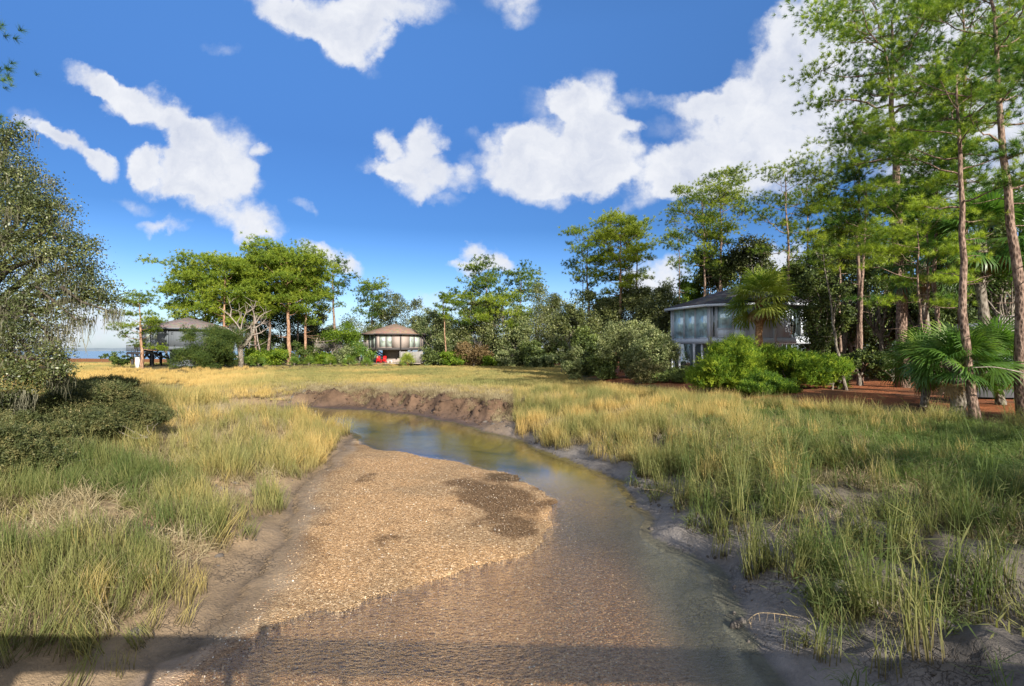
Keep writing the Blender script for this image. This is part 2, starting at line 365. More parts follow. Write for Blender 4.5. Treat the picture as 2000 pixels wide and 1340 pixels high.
def glass_mat(name, curtain, gl=0.35):  # curtain also carries the painted sky reflection of the blue panes
    m, t, out = mat(name)
    tc = t.new('ShaderNodeTexCoord'); n = t.noise(tc.outputs['Object'], 1.1, 3)
    wv = t.new('ShaderNodeTexWave'); t.l.new(tc.outputs['Object'], wv.inputs[0]); wv.inputs['Scale'].default_value = 2.5; wv.inputs['Distortion'].default_value = 1
    col = t.mix(t.mapr(n, 0.36, 0.5), tuple(x * 0.5 for x in curtain), curtain)
    col = t.mix(t.math('MULTIPLY', wv.outputs[1], 0.12), col, (0.02, 0.03, 0.03))
    p = pbr(t, None, col, 0.5)
    g = t.new('ShaderNodeBsdfGlossy'); g.inputs['Roughness'].default_value = 0.04; g.inputs[0].default_value = (0.8, 0.92, 1, 1)
    mx = t.new('ShaderNodeMixShader'); mx.inputs[0].default_value = gl
    t.l.new(p.outputs[0], mx.inputs[1]); t.l.new(g.outputs[0], mx.inputs[2]); t.l.new(mx.outputs[0], out.inputs[0]); return m
M['glass_pale'] = glass_mat('window with pale curtain', (0.52, 0.60, 0.54), 0.25)
M['glass_blue'] = glass_mat('window tinted like reflected sky', (0.60, 0.86, 0.94), 0.25)  # bright sky reflection put into the pane colour
M['glass_dark'] = glass_mat('dark window', (0.04, 0.06, 0.06), 0.3)
# ---------------------------------------------------------------- the ground
BED = [(2.6,-30),(2.9,-3),(3.0,3),(3.25,6.1),(3.45,7.75),(3.72,9.4),(3.2,10.8),(3.3,13.1),(3.25,15.6),(1.9,19),(0,23.4),(-2.8,27.8),(-6.3,31.7),(-10.3,34.5),(-16,36.5),(-22,37.5),(-28,40),(-31,46),(-34,52),(-42,55),
       (-42,50),(-36,45),(-33,39),(-28,35.5),(-22,33.5),(-15,31.5),(-10.5,28.5),(-7.6,24.5),(-6.9,21.5),(-6.2,16.3),(-5.2,11.9),(-4.4,9),(-4.3,7.5),(-4.5,6.1),(-4.7,3),(-4.8,-3),(-4.8,-30)]
BAR = [(-7.3,23.0),(-5.5,20.8),(-4,19.8),(-1.85,18.3),(0,16.4),(1.0,14.6),(1.2,13.2),(.75,12.0),(.85,11.0),(.3,10.2),(-.3,9.75),(-.92,9.2),(-1.7,8.45),(-2.5,7.95),(-3.2,7.9),(-3.7,7.2),(-4.6,6.6),(-6,8),(-7,12),(-9,19)]
UP = [(-58,66),(-48,62),(-36,64),(-31,76),(-24,86),(-12,92),(0,93),(7,84),(8.5,62),(6,50),(5.5,44),(8,39),(10.8,30.5),(14,24.5),(17.5,19.5),(19.5,14),(20,-60),(400,-60),(500,700),(-40,700),(-42,300),(-58,120)]
def ground(x, y, fine=True):
    x = np.asarray(x, float); y = np.asarray(y, float)
    xw = x + (fbm(x, y, 1.6, 3) - .5) * .9 * sstep(y, 4, 9); yw = y + (fbm(x, y, 1.6, 5) - .5) * .9 * sstep(y, 4, 9)
    d = sdist(xw, yw, BED)
    g = sdist(x + (fbm(x, y, 0.9, 8) - .5) * .7, y + (fbm(x, y, 0.9, 9) - .5) * .7, BAR)
    # inside the creek
    nearw = 1 - sstep(y, 9, 14)
    slope = 0.020 * nearw + 0.10 * (1 - nearw)
    dep = np.clip(g, 0, None) * slope + 0.012
    dep = np.minimum(dep, 0.45)
    chan = np.clip(1 - np.abs(d + 1.1) / 1.1, 0, 1) * sstep(x, 1.0, 2.6) * nearw * .10      # deeper run under the right bank
    bed = np.where(g > 0, -dep - chan, 0.012 + 0.16 * (1 - np.exp(g / 2.2)))
    bed = bed + (fbm(x, y, .8, 12) - .5) * .03
    rim = sstep(-d, 0.0, 1.3); bed = np.where(g > 0, bed * rim + .02 * (1 - rim), bed)
    # banks
    far = sstep(y - 0.25 * x, 24, 29) * sstep(x, -20, -13)
    right = sstep(x, -1.5, 1.5) * (1 - far)
    dd = np.clip(d, 0, None)
    prL = 1.05 * (1 - np.exp(-dd / 2.6))
    prR = 1.10 * (1 - np.exp(-dd / 1.9))
    prF = 0.08 * np.clip(dd, 0, 1.5) + 0.80 * sstep(dd + (fbm(x, y, 1.7, 21, 4) - .5) * 3.2, 1.3, 2.3) + .14 * sstep(dd, 2.0, 5)
    pr = prL * (1 - right - far * (1 - right)) + prR * right + prF * far * (1 - right)
    # the left point stays a bank although it faces the far one
    leftpt = (1 - sstep(sdist(x, y, [(-7.5,24.5),(-15,31),(-28,35),(-40,46),(-60,40),(-60,0),(-7,0),(-6.5,15)]), 0, 1.2))
    pr = pr * (1 - leftpt) + prL * leftpt
    lump = (fbm(x, y, 1.1, 31) - .5) * .34 + (fbm(x, y, .38, 41) - .5) * .20 + (fbm(x, y, .16, 43, 2) - .5) * .05 * right * (1 - sstep(y, 14, 18))
    # mud gullies on the right bank
    gul = -0.42 * sstep(vnoise(x * 1.0 + y * .6, y * .5, 1.7, 51), .62, .8) * sstep(dd, .4, 1.5) * (1 - sstep(dd, 5, 8)) * right
    marsh = pr + lump * sstep(dd, 0, 1.2) * (1 - sstep(dd, 8, 14) * .7) + gul + .12 * sstep(dd, 10, 40)
    # eroded clods
    clod = far * sstep(dd, 1.0, 1.8) * (1 - sstep(dd, 3.2, 4.2)) * (fbm(x, y, .8, 61) - .45) * .7
    z = np.where(d > 0, np.maximum(marsh + clod, .02 * np.minimum(dd, 2)), bed)
    s = sdist(x, y, UP)
    z = z + np.where(d > 0, 0.55 * sstep(-s, -1.5, 4) + .25 * sstep(-s, 6, 30), 0)
    # a small muddy inlet in the left marsh
    inl = np.exp(-(((x + 33) / 6.0) ** 2 + ((y - 44) / 5.0) ** 2)); z = z - .5 * inl * (x < -20) * (d > 0)
    # river beyond the marsh
    z = z - 3.0 * sstep(y + .25 * x + (fbm(x, y, 14, 71) - .5) * 14, 138, 156) * (1 - sstep(x, -62, -48) * 1.0)
    return z, d, g, s, far, right

def ground_z(x, y):
    return float(ground(np.array([x]), np.array([y]))[0][0])

def axis(pts):
    out = []
    for (a, b, st) in pts: out.append(np.arange(a, b, st))
    return np.concatenate(out + [np.array([pts[-1][1]])])
gx = axis([(-900,-200,50),(-200,-60,7),(-60,-20,.8),(-20,-10,.25),(-10,9,.09),(9,22,.25),(22,60,.8),(60,200,7),(200,900,50)])
gy = axis([(-60,0,3),(0,5,.5),(5,14,.08),(14,26,.14),(26,42,.22),(42,70,.6),(70,130,1.5),(130,200,4),(200,900,50)])
X, Y = np.meshgrid(gx, gy)
Z, D, G, S, FAR, RGT = ground(X, Y)
N_ = lambda s, k, o=3: fbm(X, Y, s, k, o)
def lerp(a, b, t): return a * (1 - t[..., None]) + np.asarray(b, float) * t[..., None]
mudL = np.array((0.26, 0.185, 0.112)); mudR = np.array((0.20, 0.178, 0.160)); mudF = np.array((0.125, 0.078, 0.050))
C = np.broadcast_to(mudL, X.shape + (3,)).copy()
C = lerp(C, mudR, RGT * (1 - FAR)); C = lerp(C, mudF, FAR)
C = lerp(C, (0.10, 0.088, 0.076), RGT * (1 - FAR) * sstep(D, .7, 1.8) * .8)
C = C * (0.72 + 0.56 * N_(1.2, 101))[..., None]
turf = sstep(D + (N_(2.0, 103) - .5) * 2, 2.5, 6) 
turfc = lerp(np.broadcast_to(np.array((0.17, 0.16, 0.065)), X.shape + (3,)), (0.30, 0.235, 0.10), sstep(N_(7, 105), .4, .65))
C = lerp(C, turfc * .8, turf * .75)
C = lerp(C, turfc, sstep(Y, 36, 60))
C = lerp(C, (0.26, 0.105, 0.03), sstep(Y + .3 * X + N_(20, 107) * 12, 92, 104) * (1 - sstep(X, -60, -45)))      # russet far marsh
bedc = lerp(np.broadcast_to(np.array((0.37, 0.27, 0.185)), X.shape + (3,)), (0.17, 0.135, 0.030), sstep(Y, 9.5, 15))
side = sstep(X, 1.6, 2.8) * (1 - sstep(Y, 10, 15)); bedc = lerp(bedc, (0.15, 0.145, 0.10), side)
bedc = lerp(bedc, (0.12, 0.105, 0.075), np.exp(-(((X - 1.6) / 1.0) ** 2 + ((Y - 11.5) / 1.8) ** 2)))
bedc = lerp(bedc, (0.34, 0.24, 0.045), np.exp(-(((X - 2.2) / 1.5) ** 2 + ((Y - 15.0) / 2.6) ** 2)) * .9)
bedc = lerp(bedc, (0.055, 0.048, 0.018), sstep(N_(1.8, 109), .5, .75) * sstep(Y, 13, 17) * .7)
barc = lerp(np.broadcast_to(np.array((0.47, 0.365, 0.245)), X.shape + (3,)), (0.37, 0.305, 0.22), sstep(N_(1.6, 111), .35, .7))
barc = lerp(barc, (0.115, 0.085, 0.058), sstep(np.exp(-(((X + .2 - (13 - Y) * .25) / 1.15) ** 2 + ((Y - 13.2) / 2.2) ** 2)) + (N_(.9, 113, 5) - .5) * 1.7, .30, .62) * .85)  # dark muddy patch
barc = lerp(barc, (0.085, 0.07, 0.05), sstep(np.exp(-(((X - .2) / 1.2) ** 2 + ((Y - 16.0) / .7) ** 2)) + (N_(.5, 115, 4) - .5) * .9, .45, .6) * .85)
inb = (D < 0)
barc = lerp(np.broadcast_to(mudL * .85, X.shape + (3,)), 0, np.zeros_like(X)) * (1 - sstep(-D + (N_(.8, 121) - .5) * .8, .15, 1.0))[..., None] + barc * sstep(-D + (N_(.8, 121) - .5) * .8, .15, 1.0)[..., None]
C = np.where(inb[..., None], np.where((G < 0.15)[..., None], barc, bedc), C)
wetedge = (1 - sstep(np.abs(Z - .01), 0, .09)) * (D > -.3)
C = C * (1 - .35 * wetedge)[..., None]
straw = sstep(-S + (N_(2.5, 117) - .5) * 3, 0.3, 2.0) * (D > 0) * sstep(X, 3, 8)
C = lerp(C, (0.12, 0.10, 0.05), sstep(-S, 0, 2) * (1 - sstep(X, 3, 8)) * (D > 0))
strawc = lerp(np.broadcast_to(np.array((0.30, 0.105, 0.045)), X.shape + (3,)), (0.13, 0.07, 0.04), sstep(N_(2.2, 119), .42, .68))
C = lerp(C, strawc, straw)
inl = np.exp(-(((X + 33) / 6.0) ** 2 + ((Y - 44) / 5.0) ** 2)); C = lerp(C, (0.22, 0.12, 0.08), sstep(inl, .3, .6))
gravel = np.where(inb, sstep(-G, -2.2, -.1) * (1 - sstep(Y, 20, 24) * 0), 0) * 1.0
gravel = np.maximum(gravel, inb * (Y < 11) * (1 - side))
gravel = gravel * sstep(-D, .15, .9)
me = bpy.data.meshes.new('ground'); nyv, nxv = X.shape
V = np.stack([X, Y, Z], -1).reshape(-1, 3)
idx = np.arange(nyv * nxv).reshape(nyv, nxv)
Q = np.stack([idx[:-1, :-1], idx[:-1, 1:], idx[1:, 1:], idx[1:, :-1]], -1).reshape(-1, 4)
me.vertices.add(len(V)); me.vertices.foreach_set('co', V.ravel().astype(np.float32))
me.loops.add(Q.size); me.loops.foreach_set('vertex_index', Q.ravel().astype(np.int32))
me.polygons.add(len(Q)); me.polygons.foreach_set('loop_start', (np.arange(len(Q)) * 4).astype(np.int32)); me.polygons.foreach_set('use_smooth', np.ones(len(Q), bool))
a = me.attributes.new('gcol', 'FLOAT_COLOR', 'POINT'); a.data.foreach_set('color', np.concatenate([C.reshape(-1, 3), np.ones((len(V), 1))], 1).ravel().astype(np.float32))
for nm, arr in (('gravel', gravel), ('wet', np.clip(1 - (Z - .02) / .5, 0, 1) * (D > -.5) * (S > 0) * (Y < 45))):
    a = me.attributes.new(nm, 'FLOAT', 'POINT'); a.data.foreach_set('value', arr.ravel().astype(np.float32))
me.update(calc_edges=True)
m, t, out = mat('ground')
tc = t.new('ShaderNodeNewGeometry').outputs['Position']
gc = t.attr('gcol', 0); gv = t.attr('gravel'); wt = t.attr('wet')
n1 = t.noise(tc, 3.0, 6, 0.65); n2 = t.noise(tc, 22, 5, 0.7); n3 = t.noise(tc, 70, 3, 0.6)
v1 = t.voro(tc, 30, 'Color'); vd = t.voro(tc, 30, 'Distance'); v2 = t.voro(tc, 62, 'Color'); vd2 = t.voro(tc, 62, 'Distance')
b = t.math('ADD', t.math('MULTIPLY', n1, .6), t.math('MULTIPLY', n2, .5))
mul = t.mapr(b, 0.3, 0.8, 0.62, 1.4)
base = t.vmath('SCALE', gc); t.l.new(mul, base.node.inputs['Scale'])
shc = t.ramp(t.new('ShaderNodeSeparateColor').outputs[0], [(0, (.16, .11, .07)), (.25, (.40, .27, .16)), (.5, (.78, .60, .42)), (.8, (1.15, .90, .64)), (.93, (1.7, 1.5, 1.25)), (1, (2.1, 2.0, 1.8))])
t.l.new(v1, shc.node.inputs[0].links[0].from_node.inputs[0])
shc2 = t.ramp(t.new('ShaderNodeSeparateColor').outputs[1], [(0, (.45, .28, .16)), (.5, (.9, .65, .42)), (.9, (1.3, 1.05, .75)), (1, (2.2, 2.0, 1.8))])
t.l.new(v2, shc2.node.inputs[0].links[0].from_node.inputs[0])
sh = t.mix(0.45, shc, shc2)
grav = t.mix(1.0, gc, t.mix(1.0, sh, (1.45, 1.45, 1.45), 'MULTIPLY'), 'MULTIPLY')
col = t.mix(t.math('MULTIPLY', gv, .85), base, grav)
vc = t.voro(t.vmath('ADD', tc, t.vmath('SCALE', t.noise(tc, 5, 3, .6, out=1))), 7.5, 'Distance', 'DISTANCE_TO_EDGE'); vc.node.inputs['Vector'].links[0].from_node.inputs[1].links[0].from_node.inputs['Scale'].default_value = .35
crack = t.math('MULTIPLY', t.mapr(vc, 0, .07, 1, 0), t.mapr(t.noise(tc, .9, 3, .6), .48, .6))
crack = t.math('MULTIPLY', crack, t.math('SUBTRACT', 1.0, gv, clamp=True))
col = t.mix(t.math('MULTIPLY', crack, .55), col, (0.05, 0.038, 0.028))
hb = t.math('ADD', t.math('MULTIPLY', n1, 1.4), t.math('ADD', t.math('MULTIPLY', n2, .75), t.math('MULTIPLY', crack, -.8)))
hb = t.math('ADD', hb, t.math('MULTIPLY', t.math('MULTIPLY', t.math('ADD', vd, vd2), gv), -1.6))
rough = t.math('SUBTRACT', .92, t.math('MULTIPLY', wt, t.mapr(n1, .35, .65, .12, .55)))
pbr(t, out, col, rough, t.bump(hb, .75, .06), t.mapr(wt, 0, 1, .15, .5))
me.materials.append(m)
go = bpy.data.objects.new('ground', me); COL.objects.link(go); tag(go, kind='structure')

# ---------------------------------------------------------------- water
def water_mat(name, ripple, tint, fr=1.33, rough=0.03):
    m, t, out = mat(name)
    p = t.new('ShaderNodeNewGeometry').outputs['Position']
    mp = t.new('ShaderNodeMapping'); t.l.new(p, mp.inputs[0]); mp.inputs['Rotation'].default_value = (0, 0, R(-35)); mp.inputs['Scale'].default_value = (1, 2.2, 1)
    n = t.noise(mp.outputs[0], 7.5, 4, 0.6, dist=.6); n2 = t.noise(p, 26, 2, 0.5)
    sx = t.new('ShaderNodeSeparateXYZ'); t.l.new(p, sx.inputs[0])
    fastw = t.mapr(sx.outputs[1], 9, 17, 1.0, 0.035, True)             # the near run ripples, the far pool lies still
    hgt = t.math('MULTIPLY', t.math('ADD', n, t.math('MULTIPLY', n2, .25)), fastw)
    bp = t.bump(hgt, ripple, 0.06)
    gi = t.new('ShaderNodeNewGeometry'); cs = t.math('ABSOLUTE', t.vmath('DOT_PRODUCT', gi.outputs['Incoming'], bp, out=1))
    fz = t.math('ADD', 0.02, t.math('MULTIPLY', 0.98, t.math('POWER', t.math('SUBTRACT', 1.0, cs, clamp=True), 5.0)))     # the same from above and below, so sunlight reaches the bed
    gl = t.new('ShaderNodeBsdfGlossy'); gl.inputs[0].default_value = (1, 1, 1, 1); gl.inputs['Roughness'].default_value = rough; t.l.new(bp, gl.inputs['Normal'])
    tr = t.new('ShaderNodeBsdfTransparent'); tr.inputs[0].default_value = (*tint, 1)
    mx = t.new('ShaderNodeMixShader'); t.l.new(t.math('MULTIPLY', fz, t.mapr(sx.outputs[1], 14, 21, 2.3, .75, True), clamp=True), mx.inputs[0]); t.l.new(tr.outputs[0], mx.inputs[1]); t.l.new(gl.outputs[0], mx.inputs[2])
    t.l.new(mx.outputs[0], out.inputs[0]); return m
b = MB(); b.add([(-44,-60,0),(9,-60,0),(9,60,0),(-44,60,0)], quads=[(0,1,2,3)])
tag(b.build('creek_water', water_mat('creek water', .95, (.96, .94, .88))), kind='structure')
m, t, out = mat('river water'); p = t.new('ShaderNodeNewGeometry').outputs['Position']
pbr(t, out, (0.10, 0.17, 0.24), 0.25, t.bump(t.noise(p, .5, 4, .6), .25, .3), .5)
b = MB(); b.add([(-6000,110,-.35),(-44,110,-.35),(-44,9000,-.35),(-6000,9000,-.35)], quads=[(0,1,2,3)])
tag(b.build('river_water', m), kind='structure')
b = MB(); xs = np.linspace(-3600, 200, 240)
hh = 9 + 6 * fbm(xs, xs * 0, 300, 5) + 3 * vnoise(xs, xs * 0, 35, 6)
for y0, k in ((2300, .55), (2380, .85), (2450, 1.0)):
    V = np.concatenate([np.stack([xs, np.full_like(xs, y0), xs * 0 - 2], 1), np.stack([xs, np.full_like(xs, y0 + 10), hh * k], 1), np.stack([xs, np.full_like(xs, y0 + 80), hh * k - 1], 1)])
    n = len(xs); i = np.arange(n - 1)
    b.add(V, quads=np.concatenate([np.stack([i, i + 1, n + i + 1, n + i], 1), np.stack([n + i, n + i + 1, 2 * n + i + 1, 2 * n + i], 1)]))
tag(b.build('far_shore_woods', plain('far wooded shore', (0.13, 0.165, 0.20), 1, .15, .02)), 'hazy blue wooded shore in a thin band across the river', 'woods', kind='stuff')  # distance haze is put into the blue base colour

# ---------------------------------------------------------------- grass as instanced clumps (stuff)
PROTO = bpy.data.collections.new('clump shapes')
def blade_clump(name, n, h, spread, width, lean, material, seg=3, droop=.5, leafy=0):
    r = np.random.default_rng(abs(hash(name)) % 1000 if False else sum(map(ord, name)))
    b = MB()
    for i in range(n):
        a = r.uniform(0, 2 * np.pi); rr = spread * math.sqrt(r.random()); bx, by = rr * math.cos(a), rr * math.sin(a)
        L = h * r.uniform(.5, 1.0) ; az = r.uniform(0, 2 * np.pi); ln = lean * r.uniform(.2, 1.3)
        face = az + r.uniform(-.6, .6) + math.pi / 2
        wv = np.array((math.cos(face), math.sin(face), 0)); ad = np.array((math.cos(az), math.sin(az), 0))
        pts = []; p = np.array((bx, by, -.03)); th = ln * .35
        for s in range(seg + 1):
            pts.append(p.copy()); st = L / seg; p = p + st * (math.sin(th) * ad + math.cos(th) * np.array((0, 0, 1.))); th += ln * droop * (1 + s * .6)
        V = []; hh = []; ti = 0.5
        for s, q in enumerate(pts):
            ww = width * (1 - (s / seg) ** 1.6) * .5 * r.uniform(.8, 1.2)
            if s < seg: V += [q - wv * ww, q + wv * ww]; hh += [s / seg] * 2
            else: V += [q]; hh += [1.0]
        Qd = [(2 * s, 2 * s + 1, 2 * s + 3, 2 * s + 2) for s in range(seg - 1)]
        b.add(V, quads=Qd, tris=[(2 * seg - 2, 2 * seg - 1, 2 * seg)], h=hh)
        for k in range(leafy):
            s = r.integers(1, seg + 1); q = pts[s] * r.uniform(.7, 1); q[0] = pts[s][0]; q[1] = pts[s][1]
            az2 = r.uniform(0, 6.28); dv = np.array((math.cos(az2), math.sin(az2), r.uniform(-.2, .6))); dv *= L * .28
            sd = np.array((-dv[1], dv[0], 0)); sd = sd / (np.linalg.norm(sd) + 1e-9) * width * .5
            b.add([q - sd * .3, q + dv * .45 - sd, q + dv, q + dv * .45 + sd], quads=[(0, 1, 2, 3)], h=[.4, .7, .9, .7])
    me = b.mesh(name, material); o = bpy.data.objects.new(name, me); return o
def proto_set(name, objs):
    c = bpy.data.collections.new(name)
    for i, o in enumerate(objs): o.name = '%s_%02d' % (name, i); c.objects.link(o)
    return c
SETS = {
 'marsh': proto_set('marsh_clump', [blade_clump('ma', 34, .85, .20, .012, .35, M['grass']), blade_clump('mb', 28, 1.0, .16, .013, .25, M['grass'], 4), blade_clump('mc', 30, .65, .24, .011, .6, M['grass']), blade_clump('md', 22, .95, .2, .014, .45, M['grass'], 4, .7)]),
 'reed': proto_set('reed_clump', [blade_clump('ra', 14, 1.25, .16, .020, .25, M['grass'], 4, .45, 3), blade_clump('rb', 16, 1.0, .2, .022, .6, M['grass'], 5, .6, 3), blade_clump('rc', 10, 1.5, .14, .018, .18, M['grass'], 4, .4, 3), blade_clump('rd', 18, .75, .16, .024, 1.0, M['grass'], 5, .7, 1)]),
 'far': proto_set('far_clump', [blade_clump('fa', 70, .8, .55, .035, .3, M['grass'], 2), blade_clump('fb', 60, .95, .5, .035, .4, M['grass'], 2), blade_clump('fc', 60, .6, .6, .04, .5, M['grass'], 2)]),
 'straw': proto_set('straw_clump', [blade_clump('sa', 30, .75, .22, .012, 1.7, M['straw'], 3, .35), blade_clump('sb', 26, .6, .25, .013, 2.0, M['straw'], 3, .3), blade_clump('sc', 30, .9, .2, .011, 1.4, M['straw'], 3, .5)]),
 'herb': proto_set('herb_clump', [blade_clump('ha', 14, .5, .2, .012, .7, M['herb'], 3, .4, 9), blade_clump('hb', 16, .38, .25, .014, .9, M['herb'], 3, .4, 8)]),
}
def gn_group(coll):
    g = bpy.data.node_groups.new('scatter ' + coll.name, 'GeometryNodeTree')
    g.interface.new_socket('Geometry', in_out='INPUT', socket_type='NodeSocketGeometry'); g.interface.new_socket('Geometry', in_out='OUTPUT', socket_type='NodeSocketGeometry')
    i = g.nodes.new('NodeGroupInput'); o = g.nodes.new('NodeGroupOutput'); ip = g.nodes.new('GeometryNodeInstanceOnPoints')
    ci = g.nodes.new('GeometryNodeCollectionInfo'); ci.inputs[0].default_value = coll; ci.inputs['Separate Children'].default_value = True; ci.inputs['Reset Children'].default_value = True
    def na(n, ty):
        a = g.nodes.new('GeometryNodeInputNamedAttribute'); a.data_type = ty; a.inputs[0].default_value = n; return a.outputs[0]
    L = g.links.new
    L(i.outputs[0], ip.inputs['Points']); L(ci.outputs[0], ip.inputs['Instance']); ip.inputs['Pick Instance'].default_value = True
    L(na('idx', 'INT'), ip.inputs['Instance Index']); L(na('rot', 'FLOAT_VECTOR'), ip.inputs['Rotation']); L(na('scl', 'FLOAT_VECTOR'), ip.inputs['Scale'])
    L(ip.outputs[0], o.inputs[0]); return g
def sow(name, kind, x, y, z, scale, tint, label, cat, hs=None, tilt=.12):
    n = len(x); me = bpy.data.meshes.new(name); me.vertices.add(n)
    me.vertices.foreach_set('co', np.stack([x, y, z], 1).ravel().astype(np.float32))
    def at_(nm, ty, key, arr): a = me.attributes.new(nm, ty, 'POINT'); a.data.foreach_set(key, arr)
    at_('idx', 'INT', 'value', RNG.integers(0, len(SETS[kind].objects), n).astype(np.int32))
    rot = np.stack([RNG.normal(0, tilt, n), RNG.normal(0, tilt, n), RNG.uniform(0, 6.283, n)], 1)
    at_('rot', 'FLOAT_VECTOR', 'vector', rot.ravel().astype(np.float32))
    hs = np.ones(n) if hs is None else hs
    at_('scl', 'FLOAT_VECTOR', 'vector', np.stack([scale, scale, scale * hs], 1).ravel().astype(np.float32))
    at_('tint', 'FLOAT', 'value', np.clip(tint, 0, 1).astype(np.float32))
    o = bpy.data.objects.new(name, me); COL.objects.link(o)
    md = o.modifiers.new('scatter', 'NODES'); md.node_group = gn_group(SETS[kind])
    return tag(o, label, cat, kind='stuff')
def rnd_area(n, x0, x1, y0, y1, view=True):
    x = RNG.uniform(x0, x1, n); y = RNG.uniform(y0, y1, n)
    if view:
        k = np.abs(x) < y * 1.10 + 2.5; x, y = x[k], y[k]
    return x, y
def G5(x, y): return ground(x, y)
# left bank
x, y = rnd_area(90000, -34, -3.5, 4.5, 36)
z, d, g, s, fr, rt = G5(x, y)
dens = sstep(d + (fbm(x, y, 1.5, 201) - .5) * 2.8 + .3 + .25 * sstep(y, 12, 18), .25, 1.3) * (.42 + .58 * sstep(fbm(x, y, 1.1, 203), .36, .52))
bare = sstep(vnoise(x, y + .6 * x, 1.5, 205), .62, .74) * (1 - sstep(d, 4.0, 6.0)) * (y < 15)
dens = dens * (1 - bare) * (y < 35.5) * (1 - sstep(fr, .3, .6)) * (s > 0)
hole = sdist(x, y, [(-16,11),(-10.5,13),(-8.2,18.5),(-9,22),(-14,24),(-30,24),(-30,11)])
dens = dens * np.where(hole < 0, .25, 1)
dn = 30 * np.clip(1.25 - y / 48, .4, 1) / (90000 / (30.5 * 31.5))
k = (RNG.random(len(x)) < dens * np.clip(dn, 0, 1) * 1.0) & (d > .25)
x, y, z, d = x[k], y[k], z[k], d[k]
tint = .22 + (fbm(x, y, 2.2, 207) - .5) * 1.2 + .50 * sstep(y, 11, 21) + RNG.normal(0, .15, len(x))
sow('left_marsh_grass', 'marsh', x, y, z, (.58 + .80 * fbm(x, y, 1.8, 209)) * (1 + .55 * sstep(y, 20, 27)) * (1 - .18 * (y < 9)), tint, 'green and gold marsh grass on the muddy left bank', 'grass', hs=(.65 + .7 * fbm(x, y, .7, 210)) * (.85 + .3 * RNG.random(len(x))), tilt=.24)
print('left', len(x))
# right bank: coarse reeds near the mud, gold grass behind
x, y = rnd_area(34000, 0.2, 20, 4, 34)
z, d, g, s, fr, rt = G5(x, y)
patch = sstep(fbm(x, y, 1.2, 211) + .07 * sstep(y, 9, 15), .49, .61)
nearR = 1 - sstep(y, 13, 20)
dens = sstep(d + (fbm(x, y, .9, 212) - .5) * 1.4, .15, .95) * (.10 + .90 * patch) * sstep(s, -.4, .8)
herbz = sstep(sdist(x, y, [(9.5,12),(8.0,15),(8.6,19),(12,22),(17,18),(20,10),(20,6),(12,9)]), -.8, .8)
k = (RNG.random(len(x)) < dens * np.where(y < 13, .34, .58) * np.where(herbz < .5, .12, 1)) & (d > .2)
xr, yr, zr = x[k], y[k], z[k]; nr = nearR[k]
kk = RNG.random(len(xr)) < nr * .62
xa, ya, za = xr[kk], yr[kk], zr[kk]
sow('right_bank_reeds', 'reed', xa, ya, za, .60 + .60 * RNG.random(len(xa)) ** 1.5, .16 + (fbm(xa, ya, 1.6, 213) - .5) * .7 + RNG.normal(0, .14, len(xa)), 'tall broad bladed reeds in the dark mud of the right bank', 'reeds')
xa, ya, za = xr[~kk], yr[~kk], zr[~kk]
print('right', len(xr))
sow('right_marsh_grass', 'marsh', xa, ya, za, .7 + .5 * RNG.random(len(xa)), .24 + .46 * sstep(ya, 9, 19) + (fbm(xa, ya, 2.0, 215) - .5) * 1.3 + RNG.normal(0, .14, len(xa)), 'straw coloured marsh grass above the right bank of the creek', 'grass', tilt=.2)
# dead and flattened straw: right bank, far bank top
x, y = rnd_area(46000, -30, 16, 6, 46)
z, d, g, s, fr, rt = G5(x, y)
dens = (fr * sstep(d + (fbm(x, y, 1.2, 216) - .5) * 1.6, 1.7, 2.5) * (1 - sstep(d, 6, 8.5)) * 1.0 + (1 - fr) * rt * sstep(d, .4, 1.1) * (1 - sstep(d, 7, 10)) * (.12 + .28 * sstep(y, 11, 16)) + (1 - fr) * (1 - rt) * sstep(d, .5, 1.2) * (1 - sstep(d, 5, 9)) * .42) * (s > -.3)
k = RNG.random(len(x)) < dens * .9
x, y, z = x[k], y[k], z[k]
sow('flattened_straw', 'straw', x, y, z, .6 + .4 * RNG.random(len(x)), RNG.random(len(x)), 'pale flattened dead straw fringing the creek banks', 'dead grass', tilt=.4, hs=np.full(len(x), .8))
print('straw', len(x))
# bright low herbs on the right
x, y = rnd_area(16000, 6, 24, 5, 34)
z, d, g, s, fr, rt = G5(x, y)
herbz = sdist(x, y, [(9.5,11),(7.4,15),(7.6,20),(7.0,26),(9,30),(13,24),(17,19),(20,10),(20,5),(12,8)])
dens = (1 - sstep(herbz, -.6, .8)) * sstep(d, 2, 3.5) * sstep(s, -1.6, .2) * (.35 + .65 * sstep(fbm(x, y, 2, 217), .35, .5))
k = RNG.random(len(x)) < dens * .95
x, y, z = x[k], y[k], z[k]
sow('low_green_herbs', 'herb', x, y, z, .75 + .6 * RNG.random(len(x)), .45 + (fbm(x, y, 2.5, 219) - .5) * .9 + RNG.normal(0, .12, len(x)), 'soft bright green herbs between the reeds and the pine straw', 'herbs')
print('herb', len(x))
